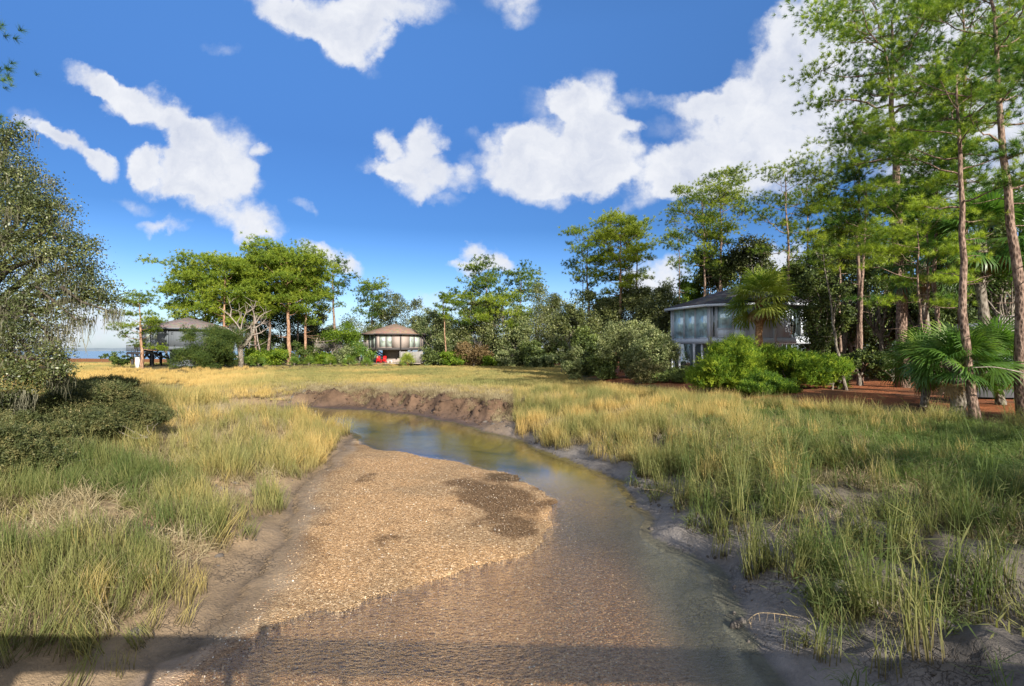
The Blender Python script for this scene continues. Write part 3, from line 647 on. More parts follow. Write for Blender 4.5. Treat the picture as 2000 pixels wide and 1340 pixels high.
# the open marsh behind the creek
x, y = rnd_area(60000, -105, 22, 30, 104)
z, d, g, s, fr, rt = G5(x, y)
inl = np.exp(-(((x + 33) / 6.0) ** 2 + ((y - 44) / 5.0) ** 2))
k = (RNG.random(len(x)) < np.clip(1.5 - y / 90, .35, 1) * .55) & (d > np.where(fr > .5, 4.2, 1.0)) & (s > np.where(x < 4, -2.5, -.5)) & (inl < .35) & (z > .3)
x, y, z = x[k], y[k], z[k]
short = sstep(y + .2 * x, 44, 52)
left = 1 - sstep(x + .45 * y, -8, 6)
tint = .72 + (fbm(x, y, 9, 221) - .5) * 1.0 + .16 * left - .05 * short + RNG.normal(0, .06, len(x)) + .3 * sstep(y + .3 * x, 78, 92) * (x < -30)
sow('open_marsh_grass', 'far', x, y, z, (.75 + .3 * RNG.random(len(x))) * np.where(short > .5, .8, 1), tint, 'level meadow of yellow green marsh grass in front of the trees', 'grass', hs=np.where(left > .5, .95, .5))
print('far', len(x))
# crumbled clods of mud along the water and under the far cut bank
def blob(seed):
    r = np.random.default_rng(seed); t_ = (1 + 5 ** .5) / 2
    V = np.array([(-1, t_, 0), (1, t_, 0), (-1, -t_, 0), (1, -t_, 0), (0, -1, t_), (0, 1, t_), (0, -1, -t_), (0, 1, -t_), (t_, 0, -1), (t_, 0, 1), (-t_, 0, -1), (-t_, 0, 1)]) / 1.9
    Fc = [(0,11,5),(0,5,1),(0,1,7),(0,7,10),(0,10,11),(1,5,9),(5,11,4),(11,10,2),(10,7,6),(7,1,8),(3,9,4),(3,4,2),(3,2,6),(3,6,8),(3,8,9),(4,9,5),(2,4,11),(6,2,10),(8,6,7),(9,8,1)]
    V = list(V * r.uniform(.7, 1.3, (12, 1))); out_ = []; mid = {}
    def mp(a, b_):
        k_ = (min(a, b_), max(a, b_))
        if k_ not in mid: V.append((V[a] + V[b_]) / 2 * r.uniform(1.0, 1.28)); mid[k_] = len(V) - 1
        return mid[k_]
    for a, b_, c_ in Fc:
        ab, bc, ca = mp(a, b_), mp(b_, c_), mp(c_, a); out_ += [(a, ab, ca), (b_, bc, ab), (c_, ca, bc), (ab, bc, ca)]
    return np.array(V), np.array(out_)
x = RNG.uniform(-30, 10, 60000); y = RNG.uniform(4.5, 44, 60000); z, d, g, s, fr, rt = G5(x, y)
dens = rt * (1 - fr) * (sstep(d, -.25, .1) * (1 - sstep(d, 1.2, 2.6))) * .40 * sstep(vnoise(x, y, .8, 231), .35, .7) + fr * sstep(d, .2, 1.4) * (1 - sstep(d, 2.4, 3.4)) * .30 * sstep(vnoise(x, y, 2.2, 233), .4, .65) + (1 - rt) * (1 - fr) * sstep(d, .1, .6) * (1 - sstep(d, 2, 4)) * .12
k = RNG.random(len(x)) < dens; x, y, z, fr = x[k], y[k], z[k], fr[k]; n = len(x); print('clods', n)
b = MB(); sz_ = RNG.uniform(.02, .075, n) * (1 + 1.3 * fr) * RNG.choice([.6, 1, 1.5], n)
for q in range(4):
    kk = np.arange(n) % 4 == q; m_ = kk.sum(); tv, tf = blob(q); A3 = unit_(RNG.normal(size=(m_, 3))) if False else RNG.normal(size=(m_, 3)); A3 /= np.linalg.norm(A3, axis=1)[:, None]
    X3 = np.cross(A3, RNG.normal(size=(m_, 3))); X3 /= np.linalg.norm(X3, axis=1)[:, None]
    b.scatter(tv, tf, np.stack([X3, np.cross(A3, X3), A3], -1), np.stack([x[kk], y[kk], z[kk] - sz_[kk] * .25], 1), np.stack([sz_[kk], sz_[kk] * .8, sz_[kk] * .6], 1), np.clip(fr[kk] * .5 + RNG.random(m_) * .5, 0, 1))
m, t, out = mat('mud clods'); ti = t.attr('tint')
pbr(t, out, t.ramp(ti, [(0, (.06, .052, .045)), (.45, (.12, .105, .092)), (.55, (.055, .036, .025)), (1, (.105, .067, .044))]), .85, t.bump(t.noise(None, 30, 4, .6), .8, .02), .2)
tag(b.build('mud_clods', m, None, True), 'crumbled clods of wet mud along the creek edges and below the cut bank', 'mud', kind='stuff')
# broken shells on the bar, near enough to be seen one by one only as glitter
b = MB(); n = 34000
x = RNG.uniform(-6, 2.2, n); y = 5.5 + 14 * RNG.random(n) ** 1.5; z, d, g, s, fr, rt = G5(x, y)
k = (g < .6) & (d < -.25) | ((y < 10) & (d < -.5) & (x < 2.0)); x, y, z = x[k], y[k], z[k]; n = len(x)
tv = np.array([(-.5, -.28, .05), (.42, -.4, -.02), (.55, .25, .0), (-.1, .5, .08), (0, 0, .16)]); tf = np.array([(0, 1, 4), (1, 2, 4), (2, 3, 4), (3, 0, 4)])
ang = RNG.uniform(0, 6.28, n); tl = RNG.normal(0, .35, n)
ca, sa, ct, st_ = np.cos(ang), np.sin(ang), np.cos(tl), np.sin(tl); O = np.zeros(n)
Rz = np.stack([np.stack([ca, -sa * ct, sa * st_], 1), np.stack([sa, ca * ct, -ca * st_], 1), np.stack([O, st_, ct], 1)], 1)
b.scatter(tv, tf, Rz, np.stack([x, y, z + .006], 1), RNG.uniform(.010, .030, n), RNG.random(n) ** 1.2)
m, t, out = mat('shell bits'); ti = t.attr('tint')
pbr(t, out, t.ramp(ti, [(0, (.12, .07, .04)), (.35, (.33, .20, .11)), (.7, (.52, .37, .22)), (.92, (.66, .54, .38)), (1, (.8, .76, .68))]), .7)
tag(b.build('shell_bits', m), 'broken shell fragments strewn over the creek bar', 'shells', kind='stuff')
# ---------------------------------------------------------------- foliage templates
def unit(v): return v / (np.linalg.norm(v, axis=-1, keepdims=True) + 1e-9)
def frames(axis_, rng=RNG):
    """rotation matrices whose z column is axis_"""
    a = unit(np.asarray(axis_, float)); r = unit(rng.normal(size=a.shape)); x = unit(np.cross(a, r)); y = np.cross(a, x)
    return np.stack([x, y, a], -1)
def tuft(n, length, width, spread, seed=0):
    r = np.random.default_rng(seed); V = []; Fc = []; H = []
    for i in range(n):
        th = spread * math.sqrt(r.random()); ph = r.uniform(0, 6.283); L = length * r.uniform(.7, 1.1)
        d = np.array((math.sin(th) * math.cos(ph), math.sin(th) * math.sin(ph), math.cos(th)))
        s = unit(np.cross(d, r.normal(size=3))) * width * .5
        o = np.array((0, 0, r.uniform(-.3, .1) * length)); k = len(V); V += [o - s, o + s, o + d * L]; Fc.append((k, k + 1, k + 2)); H += [0, 0, 1]
    return np.array(V), np.array(Fc), np.array(H)
T_FAR = tuft(11, .50, .085, 1.35, 1)
T_MID = tuft(26, .31, .024, 1.3, 2)
T_NEAR = tuft(46, .25, .0115, 1.45, 3)
LEAF = (np.array([(-.5, 0, 0), (0, -.27, .05), (.55, 0, 0), (0, .27, .05)]), np.array([(0, 1, 2, 3)]))
def spray(n, L, wd, seed):
    r = np.random.default_rng(seed); V = []; Q = []
    for i in range(n):
        s = (i + .5) / n; base = np.array((0, 0, s * L)); a = r.uniform(0, 6.28); d = np.array((math.cos(a) * .7, math.sin(a) * .7, .8)) * L * .45 * (1.15 - s)
        sd = unit(np.cross(d, r.normal(size=3))) * wd; k = len(V); V += [base, base + d * .55 - sd, base + d, base + d * .55 + sd]; Q.append((k, k + 1, k + 2, k + 3))
    return np.array(V), np.array(Q)
SPRAY = spray(14, .5, .03, 5)
SPRAY_S = spray(12, .5, .024, 6)
SPRAY_M = spray(5, 2.6, .22, 7)
def wander(p0, p1, n, amp, rng, sag=0):
    p0 = np.asarray(p0, float); p1 = np.asarray(p1, float); t = np.linspace(0, 1, n)[:, None]
    P = p0 + (p1 - p0) * t; L = np.linalg.norm(p1 - p0)
    k = rng.normal(size=(n, 3)) * amp * L; k = np.cumsum(k, 0); k -= t * k[-1]; k[0] = 0
    P = P + k * .6; P[:, 2] += -sag * L * 4 * (t[:, 0] * (1 - t[:, 0]))
    return P

def pine(label, base, top, crown_r, c0=.62, nb=16, lod='far', r0=.2, leaf='pine_far', tint=.5, dens=1.0, seed=0, offx=0, dead=3, bark='bark_pine', group=None, name='pine_tree', flat=.68, thin=1.0, cone=False):
    """base, top: world points. crown from fraction c0 of the height up."""
    rng = np.random.default_rng(seed + 100); base = np.array(base, float); top = np.array(top, float)
    if not cone: top[2] -= .50 * crown_r
    if lod == 'mid' and not cone: c0 = min(.85, c0 + .05)
    H = top[2] - base[2]; e = empty(name, tuple(base), label, 'tree', group)
    tp = wander(base, top, 14, .006, rng); tp[0, 2] -= .3
    tt = np.linspace(0, 1, 14); rad = r0 * (1 - .82 * tt ** 1.1); rad[0] *= 1.25
    b = MB(); b.tube(tp, rad, 9 if lod == 'near' else 7)
    def on(t): return np.array([np.interp(t, tt, tp[:, k]) for k in range(3)])
    C_, Ax, Tn = [], [], []
    size = {'far': 1.0, 'mid': .8, 'near': .55}[lod]
    for i in range(nb):
        f = (i + rng.uniform(0, .8)) / nb; t = c0 + (1 - c0) * f ** .85 * .97; az = i * 2.4 + rng.normal(0, .35)
        prof = (1.0 - f) ** .8 if cone else math.sin(math.pi * min(1, .30 + .70 * (1 - f))) ** .7 * (.35 + .65 * (1 - f) ** .4)
        Lb = crown_r * (.35 + .75 * prof) * rng.uniform(.6, 1.12); p0 = on(t)
        el = rng.uniform(-.05, .35) + .6 * f
        d = np.array((math.cos(az) * math.cos(el), math.sin(az) * math.cos(el), math.sin(el))); p1 = p0 + d * Lb + np.array((offx * prof, 0, 0))
        P = wander(p0, p1, 7, .05, rng, .07); br = max(.02, r0 * .26 * (1 - .5 * f)) * thin
        b.tube(P, np.linspace(br, br * .25, 7), 5, cap=False)
        nsub = max(2, int(round(Lb * (1.4 if lod == 'far' else 1.5 if lod == 'mid' else 1.9))))
        for j in range(nsub):
            s = rng.uniform(.55, 1.0) if j else 1.0; q0 = np.array([np.interp(s, np.linspace(0, 1, 7), P[:, k]) for k in range(3)])
            q1 = q0 + (rng.normal(size=3) * (1, 1, .45) + (0, 0, .35) + d * .5) * Lb * .17
            if lod != 'far': b.tube([q0, (q0 + q1) / 2 + (0, 0, -.03), q1], [br * .35, br * .25, br * .12], 4, cap=False)
            m_ = int({'far': 22, 'mid': 30, 'near': 14}[lod] * dens * rng.uniform(.6, 1.3)); cr = (.62 if lod == 'far' else .47 if lod == 'mid' else .36) * (crown_r / 3.0) ** .5
            off = rng.normal(size=(m_, 3)) * (cr, cr, cr * flat); off[:, 2] = np.abs(off[:, 2]) * .9 - .1
            C_.append(q1 + off); Ax.append(unit(off * (1, 1, 1.3) + rng.normal(size=(m_, 3)) * .25 + (0, 0, .35)))
            Tn.append(np.full(m_, rng.normal(0, .19)) + rng.normal(0, .13, m_) + .16 * off[:, 2] / cr)  # tint spread and lighter tops put sunlit and dark needles into the colour
    for k in range(dead):
        t = rng.uniform(c0 * .45, c0); p0 = on(t); az = rng.uniform(0, 6.28); L = crown_r * rng.uniform(.2, .5)
        b.tube(wander(p0, p0 + np.array((math.cos(az), math.sin(az), rng.uniform(-.2, .3))) * L, 5, .08, rng), np.linspace(r0 * .12, r0 * .04, 5), 4, cap=False)
    b.build('trunk', M[bark], e, True)
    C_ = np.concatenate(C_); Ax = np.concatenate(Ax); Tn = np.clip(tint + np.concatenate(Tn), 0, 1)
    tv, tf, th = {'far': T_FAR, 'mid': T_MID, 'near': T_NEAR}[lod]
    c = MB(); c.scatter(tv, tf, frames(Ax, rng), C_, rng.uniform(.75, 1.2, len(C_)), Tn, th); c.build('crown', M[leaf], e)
    return e

def leafy(label, base, centre, radii, n=9000, leaf='oak', size=.22, lobes=14, r0=.22, tint=.5, seed=0, bark='bark_grey', group=None, name='live_oak_tree', cat='tree', moss=0, tmpl=None, stems=1, upright=0, spread=1.0, clump=.26, child=('trunk', 'crown'), twigs=0):
    rng = np.random.default_rng(seed + 500); base = np.array(base, float); cen = np.array(centre, float); rad = np.array(radii, float)
    e = empty(name, tuple(base), label, cat, group); rad = rad * 1.18; n = int(n * 1.5); b = MB(); c = MB()
    L = unit(rng.normal(size=(lobes, 3))) * rng.uniform(.35, .92, lobes)[:, None]
    L = cen + L * rad * spread; lr = rad.mean() * rng.uniform(.20, .46, lobes) * (14 / lobes) ** .33
    fork = base + (cen - base) * .42
    for s in range(stems):
        off = rng.normal(size=3) * (.25, .25, 0) * (stems > 1) * 2
        P = wander(base + off - (0, 0, .3), fork + off * 1.5, 6, .05, rng); b.tube(P, np.linspace(r0 * 1.2, r0 * .75, 6), 7, cap=False)
        for i in range(s, lobes, stems): b.tube(wander(P[-1] - (0, 0, .1), L[i], 7, .07, rng, .03), np.linspace(r0 * .5, r0 * .08, 7), 5, cap=False)
    b.build(child[0], M[bark], e, True)
    per = max(3, int(n / lobes / 26)); A, Ti, Nn = [], [], []
    for i in range(lobes):
        dirs = unit(rng.normal(size=(per, 3)) + (0, 0, .25)); cc = L[i] + dirs * lr[i] * rng.uniform(.45, 1.05, per)[:, None] * (rad / rad.mean())
        for j in range(per):
            m_ = rng.integers(16, 36); o = rng.normal(size=(m_, 3)) * lr[i] * clump * (1, 1, .75)
            A.append(cc[j] + o); Nn.append(unit(rng.normal(size=(m_, 3)) + dirs[j] * .5 + (0, 0, .5))); Ti.append(rng.normal(0, .21) + rng.normal(0, .12, m_))
            if twigs and rng.random() < twigs: b2 = c; 
    A = np.concatenate(A); Nn = np.concatenate(Nn); Ti = np.clip(tint + np.concatenate(Ti), 0, 1)
    k = A[:, 2] > base[2] + .05; A, Nn, Ti = A[k], Nn[k], Ti[k]
    tv, tf = tmpl or LEAF
    ax = unit(Nn + (0, 0, upright)) 
    c.scatter(tv, tf, frames(ax, rng), A, size * rng.uniform(.6, 1.25, len(A)), Ti); c.build(child[1], M[leaf], e)
    if moss:
        mo = MB(); idx = rng.integers(0, len(A), moss); P0 = A[idx]; 
        hang_moss(mo, P0, rng, rad.mean() * .22); mo.build('spanish_moss', M['moss'], e)
    return e
def hang_moss(mo, P0, rng, Lm, per=9, wd=.02):
    Lm = Lm * .8
    for p in P0:
        L0 = Lm * rng.uniform(.35, 1.3)
        for k in range(per):
            q = p + rng.normal(size=3) * (.09, .09, .05) * (1 + Lm * .3); L = L0 * rng.uniform(.4, 1); a = rng.uniform(0, 3.14); s = np.array((math.cos(a), math.sin(a), 0)) * wd
            V = []; c_ = q.copy(); m5 = 5
            for i in range(m5): V += [c_ - s * (1 - .16 * i), c_ + s * (1 - .16 * i)]; c_ = c_ + rng.normal(size=3) * (.13, .13, .03) * L / m5 * 1.6 - (0, 0, L / m5)
            mo.add(V + [c_], quads=[(2 * i, 2 * i + 1, 2 * i + 3, 2 * i + 2) for i in range(m5 - 1)], tris=[(2 * m5 - 2, 2 * m5 - 1, 2 * m5)], tint=rng.random())

def fan(n, L, wd, seed, droop=.35, arc=2.0):
    """one palmate frond: petiole along +x, segments fanned from its end"""
    r = np.random.default_rng(seed); V = []; Q = []; T = []
    pl = L * .85; V += [(0, -.012, 0), (0, .012, 0), (pl, .01, pl * .12), (pl, -.01, pl * .12)]; Q.append((0, 1, 2, 3)); o = np.array((pl, 0, pl * .12))
    for i in range(n):
        a = -arc + 2 * arc * (i + .5) / n + r.normal(0, .03); l = L * (1 - .22 * abs(a) / arc) * r.uniform(.85, 1.05)
        d = np.array((math.cos(a), math.sin(a), .10 - .18 * abs(math.sin(a)))); s = np.array((-d[1], d[0], 0)) * wd
        p1 = o + d * l * .5 + (0, 0, .04 * l); p2 = o + d * l * .8 + (0, 0, -.04 * l - droop * l * .12); p3 = o + d * l * .95 + (0, 0, -droop * l * r.uniform(.5, 1.0)); k = len(V)
        V += [o, p1 - s, p1 + s, p2 + s * .7, p2 - s * .7, p3]; Q.append((k, k + 1, k + 2, k + 2)); Q.append((k + 1, k + 4, k + 3, k + 2)); Q.append((k + 4, k + 5, k + 5, k + 3))
    V = np.array(V, float); tris = []
    for q in Q:
        u = []
        for v in q:
            if v not in u: u.append(v)
        tris.append((u[0], u[1], u[2]))
        if len(u) == 4: tris.append((u[0], u[2], u[3]))
    return V, np.array(tris)
FAN = fan(34, 1.0, .022, 1); FAN_MID = fan(18, 1.0, .038, 3); FAN_FAR = fan(12, 1.0, .045, 2)
def palm(label, base, crown, size, n=34, r0=.2, seed=0, low=-.5, tmpl=None, group=None, name='palm_tree', cat='palm tree', tint=.5, leaf='palm', skirt=8, bark='bark_palm'):
    rng = np.random.default_rng(seed + 900); base = np.array(base, float); crown = np.array(crown, float); e = empty(name, tuple(base), label, cat, group)
    b = MB(); P = wander(base - (0, 0, .2), crown, 9, .015, rng); b.tube(P, r0 * (1 + .12 * np.sin(np.arange(9) * 2.1)), 11)
    for k in range(60):      # old leaf bases
        h = rng.uniform(.72, 1.0); q = np.array([np.interp(h, np.linspace(0, 1, 9), P[:, i]) for i in range(3)]); a = rng.uniform(0, 6.28); d = np.array((math.cos(a), math.sin(a), 1.1))
        b.tube([q + d * (1, 1, 0) * r0 * .7, q + d * r0 * 1.5], [.035, .015], 4, cap=False)
    b.build('trunk', M[bark], e, True)
    tv, tf = tmpl or FAN; c = MB()
    az = np.arange(n) * 2.399 + rng.normal(0, .2, n); el = np.linspace(1.35, low, n) + rng.normal(0, .12, n)
    x = np.stack([np.cos(az) * np.cos(el), np.sin(az) * np.cos(el), np.sin(el)], 1); y = np.stack([-np.sin(az), np.cos(az), 0 * az], 1); roll = rng.normal(0, .35, n)
    z0 = np.cross(x, y); yy = y * np.cos(roll)[:, None] + z0 * np.sin(roll)[:, None]; zz = np.cross(x, yy)
    c.scatter(tv, tf, np.stack([x, yy, zz], -1), np.repeat(crown[None], n, 0) + rng.normal(size=(n, 3)) * .05, size * .66 * rng.uniform(.85, 1.12, n), np.clip(tint + rng.normal(0, .13, n) - .15 * (el < -.1), 0, 1))
    c.build('fronds', M[leaf], e)
    if skirt:
        c = MB(); n = skirt; az = rng.uniform(0, 6.28, n); el = rng.uniform(-1.35, -.9, n)
        x = np.stack([np.cos(az) * np.cos(el), np.sin(az) * np.cos(el), np.sin(el)], 1); y = np.stack([-np.sin(az), np.cos(az), 0 * az], 1)
        c.scatter(tv, tf, np.stack([x, y, np.cross(x, y)], -1), np.repeat(crown[None], n, 0) - (0, 0, .1), size * .4 * rng.uniform(.8, 1.1, n), rng.random(n)); c.build('dead_fronds', M['palm_dead'], e)
    return e
def gb(px, Y, dz=0.0):
    x = atX(px, Y); return (x, Y, ground_z(x, Y) + dz)
def PT(lbl, px, Y, tpx, tpy, cr, **k):
    """pine whose foot stands at distance Y under column px and whose tip reaches (tpx, tpy)"""
    return pine(lbl, gb(px, Y), tuple(at(tpx, tpy, Y)), cr, **k)
def LT(lbl, px, Y, cpx, cpy, rx, rz, **k):
    """leafy tree: crown centre and radii (pixels turned into metres at its distance)"""
    r = Y / F; return leafy(lbl, gb(px, Y), tuple(at(cpx, cpy, Y)), (rx * r, k.pop('ry', rx * r * .8), rz * r), **k)

# ---------------------------------------------------------------- houses on stilts
def octo(name, label, cx, cy, Rr, rot, zf, ze, zp, sid, roofm, trim, faces, glass, cat='house', over=.75, gz=1.7, braces=True, core=None):
    e = empty(name, (cx, cy, gz), label, cat)
    ang = [rot + k * math.pi / 4 for k in range(8)]
    P = [(cx + Rr * math.cos(a), cy + Rr * math.sin(a)) for a in ang]
    roof = MB(); Ro = Rr + over; ring = [(cx + Ro * math.cos(a), cy + Ro * math.sin(a), ze) for a in ang]; kz = ze + .0
    V = ring + [(cx, cy, zp)] + [(x, y, ze - .12) for x, y, z in ring] + [(cx, cy, ze + .05)]
    roof.add(V, tris=[(k, (k + 1) % 8, 8) for k in range(8)] + [((k + 1) % 8 + 9, k + 9, 17) for k in range(8)], quads=[(k, k + 9, (k + 1) % 8 + 9, (k + 1) % 8) for k in range(8)])
    ro = roof.build('roof', roofm, e)
    fa = MB()
    for k in range(8):
        a, c = ring[k], ring[(k + 1) % 8]; fa.bar((a[0], a[1], ze - .13), (c[0], c[1], ze - .13), .06, .2)
    fa.build('fascia', trim, e)
    fl = MB(); fo = [(cx + (Rr + .12) * math.cos(a), cy + (Rr + .12) * math.sin(a)) for a in ang]
    fl.add([(x, y, zf) for x, y in fo] + [(x, y, zf - .42) for x, y in fo], tris=[(0, k, k + 1) for k in range(1, 7)] + [(8, 8 + k + 1, 8 + k) for k in range(1, 7)], quads=[(k, k + 8, (k + 1) % 8 + 8, (k + 1) % 8) for k in range(8)])
    fl.build('floor_deck', trim, e)
    body = MB(); th = .12
    for k in range(8):
        A_ = Vector((*P[k], 0)); B_ = Vector((*P[(k + 1) % 8], 0)); d = (B_ - A_); Lw = d.length; d.normalize(); nrm = Vector((d.y, -d.x, 0))
        wins = faces.get(k, []); H = ze - zf - .1
        us = sorted(set([0, 1] + [w_[0] for w_ in wins] + [w_[1] for w_ in wins]))
        def panel(u0, u1, v0, v1):
            mid = A_ + d * Lw * (u0 + u1) / 2; M4 = Matrix.Translation((mid.x, mid.y, zf + H * (v0 + v1) / 2)) @ Matrix.Rotation(math.atan2(d.y, d.x), 4, 'Z')
            body.box(0, 0, 0, Lw * (u1 - u0), th, H * (v1 - v0), M4)
        for u0, u1 in zip(us[:-1], us[1:]):
            wi = [w_ for w_ in wins if w_[0] <= u0 + 1e-6 and w_[1] >= u1 - 1e-6]
            if not wi: panel(u0, u1, 0, 1)
            else:
                v0, v1 = wi[0][2], wi[0][3]
                if v0 > .001: panel(u0, u1, 0, v0)
                if v1 < .999: panel(u0, u1, v1, 1)
        for w_ in wins:
            u0, u1, v0, v1 = w_[:4]; g = w_[4] if len(w_) > 4 else glass
            mid = A_ + d * Lw * (u0 + u1) / 2; M4 = Matrix.Translation((mid.x, mid.y, zf + H * (v0 + v1) / 2)) @ Matrix.Rotation(math.atan2(d.y, d.x), 4, 'Z')
            wW, wH = Lw * (u1 - u0), H * (v1 - v0); fr = MB()
            for sx in (-1, 1): fr.box(sx * (wW / 2 - .025), 0, 0, .05, th + .05, wH, M4)
            for sz in (-1, 1): fr.box(0, 0, sz * (wH / 2 - .025), wW - .10, th + .05, .05, M4)
            fo_ = fr.build('window', trim, e); pn = MB(); pn.box(0, 0, 0, wW - .10, .02, wH - .10, M4)
            pn.V = [v - np.array(e.location) for v in pn.V]; po = pn.build('pane', g, None); po.parent = fo_
    body.build('wall', sid, e)
    for k in range(8):
        x, y = P[k]; c, s = math.cos(ang[k]), math.sin(ang[k]); p = MB(); p.bar((x + c * .08, y + s * .08, zf - .55), (x + c * .08, y + s * .08, ze - .12), .2, .2); p.build('corner_post', trim, e)
        if braces:
            p = MB(); p.bar((x + c * .05, y + s * .05, zf - .42), (cx + c * Rr * .45, cy + s * Rr * .45, gz + (zf - gz) * .35), .16, .2); p.build('brace', trim, e)
    cw = MB(); rr = core or Rr * .42; cc = [(cx + rr * math.cos(a), cy + rr * math.sin(a)) for a in ang]
    cw.add([(x, y, gz - .4) for x, y in cc] + [(x, y, zf - .42) for x, y in cc], quads=[(k, (k + 1) % 8, (k + 1) % 8 + 8, k + 8) for k in range(8)]); cw.build('ground_floor', sid, e)
    return e
def rail_deck(name, label, pts, zt, gz, wood, rails=True, depth=2.2, hgt=1.0, posts=4, cat='deck', legs=True, slat=.16):
    """a raised deck along a front edge a>b with a baluster railing"""
    a, b_ = Vector(pts[0]), Vector(pts[1]); d = (b_ - a); L = d.length; d.normalize(); nn = Vector((-d.y, d.x, 0)); mid = (a + b_) / 2 + nn * depth / 2
    e = empty(name, (mid.x, mid.y, gz), label, cat); Rz = Matrix.Rotation(math.atan2(d.y, d.x), 4, 'Z')
    f = MB(); f.box(0, 0, 0, L, depth, .12, Matrix.Translation((mid.x, mid.y, zt - .06)) @ Rz); f.box(0, -depth / 2 + .08, -.16, L, .08, .2, Matrix.Translation((mid.x, mid.y, zt - .06)) @ Rz); f.build('floor', wood, e)
    if rails:
        for side in (0, 1):
            r = MB()
            o = nn * (depth - .06) * side
            r.bar(a + o + Vector((0, 0, zt + hgt)), b_ + o + Vector((0, 0, zt + hgt)), .1, .06); r.bar(a + o + Vector((0, 0, zt + .12)), b_ + o + Vector((0, 0, zt + .12)), .05, .06)
            n = max(2, int(L / slat))
            for i in range(n + 1):
                q = a + o + d * L * i / n; r.bar(q + Vector((0, 0, zt + .13)), q + Vector((0, 0, zt + hgt - .03)), .05, .05)
            r.build('railing', wood, e)
    if legs:
        for i in range(posts):
            for side in (.1, .9):
                q = a + d * L * (i + .5) / posts + nn * depth * side; p = MB(); z0 = min(gz, ground_z(q.x, q.y)) - .3
                p.bar(Vector((q.x, q.y, z0)), Vector((q.x, q.y, zt - .12)), .26, .26)
                for sg in (-1, 1): p.bar(Vector((q.x, q.y, zt - 1.2)), Vector((q.x, q.y, zt - .2)) + d * sg * 1.0, .12, .12)
                p.build('leg', wood, e)
    return e
# ================================================================ houses
g3 = [(0.04, .34, .02, .98), (.36, .66, .02, .98), (.68, .97, .02, .98)]
# brown-roofed house in the middle; faces numbered anticlockwise, the one towards us is 5
c = at(772, 684, 97.0)
octo('house', 'taupe octagonal house on stilts with brown shingle roof, above the red chairs', c.x, c.y, 5.65, R(22.5), 4.45, 7.0, 9.05, M['siding_taupe'], M['roof_brown'], M['trim_dark'],
     {5: [(.12, .38, .06, .97), (.40, .64, .06, .97)], 4: [(.35, .62, .03, .97), (.64, .93, .03, .97)], 6: [(.42, .66, .05, .97), (.68, .95, .05, .97)]}, M['glass_pale'], gz=1.75)
# blue slate house far left
c = at(368, 684, 77.0)
octo('house', 'slate blue stilt house with grey brown roof half hidden behind the dark juniper', c.x, c.y, 5.9, R(8), 4.5, 7.15, 8.95, M['siding_slate'], M['roof_grey'], M['siding_slate'],
     {4: [(.30, .55, .30, .95), (.72, .90, .35, .9)], 5: [(.10, .34, .35, .95), (.40, .62, .35, .95), (.10, .34, .06, .22), (.40, .62, .06, .22)], 3: [(.2, .8, .3, .9)]}, M['glass_pale'], gz=1.8)
# large pale house at the right
c = at(1448, 684, 46.0)
octo('house', 'pale blue grey glass fronted stilt house with slate roof behind the sabal palm', c.x, c.y, 6.1, R(-1.5), 4.95, 7.75, 9.85, M['siding_blue'], M['roof_slate'], M['trim_light'],
     {4: [(.03, .33, .02, .99), (.34, .63, .02, .99), (.64, .95, .02, .99)], 5: [(.035, .085, .03, .98, M['glass_dark']), (.11, .36, .30, .98), (.37, .62, .30, .98), (.11, .36, .03, .28, M['glass_dark']), (.37, .62, .03, .28, M['glass_dark'])],
      6: [(.33, .60, .03, .98, M['glass_dark']), (.63, .90, .03, .98, M['glass_dark'])], 3: [(.1, .9, .05, .95)]}, M['glass_blue'], gz=1.7, core=3.4, braces=False)
# ground floor glass front and stilts of that house
hx, hy = c.x, c.y
e = empty('glazed_porch', (atX(1345, 42), 42.5, 1.7), 'narrow glazed porch with pale posts beneath the left corner of the glass fronted house', 'porch')
p = MB(); p.box(atX(1345, 42), 42.9, 2.95, 2.6, .1, 3.1); p.build('glazing', M['glass_dark'], e)
for q in (1318, 1333, 1362, 1378):
    p = MB(); p.box(atX(q, 42), 42.8, 2.95, .16, .16, 3.2); p.build('post', M['trim_light'], e)
# house glimpsed between the left pines
c = at(608, 684, 112); octo('house', 'dark roofed house barely glimpsed between the left pine trunks', c.x, c.y, 5.4, R(22.5), 4.4, 6.9, 8.0, M['siding_taupe'], M['trim_dark'], M['trim_dark'], {5: [(.2, .8, .2, .9)]}, M['glass_dark'], gz=1.8)
# house behind the pines at far right
e = empty('house', (atX(1965, 32), 32.5, 1.7), 'grey house with a lattice railing half hidden behind the right pine trunks', 'house')
p = MB(); p.box(atX(1985, 32), 34.5, 3.6, 5.2, 4, 4.2); p.build('wall', M['siding_slate'], e)
p = MB()
for k in range(16): p.box(atX(1940, 32) + k * .17, 31.6, 5.72, .05, .05, .85)
for k in range(4): p.box(atX(1940, 32) + 1.28, 31.6, 5.35 + .25 * k, 2.7, .06, .06)
p.build('railing', M['wood_grey'], e)
p = MB(); p.box(atX(1965, 32), 33.3, 5.2, 4, 3.4, .16); p.build('deck', M['wood_grey'], e)
e = empty('rowing_boat', (atX(1968, 24), 24.3, 1.75), 'dark upturned boat on the ground behind the right palmetto', 'boat'); p = MB()
xs_ = np.linspace(-1.6, 1.6, 9); n = 7; Vb = []
for q in xs_:
    wv = .62 * (1 - (abs(q) / 1.7) ** 2.5)
    for j in range(n): a = math.pi * j / (n - 1); Vb.append((atX(1968, 24) + q, 24.3 + math.cos(a) * wv, 1.8 + math.sin(a) * .55 * (1 - .25 * (q / 1.6) ** 2)))
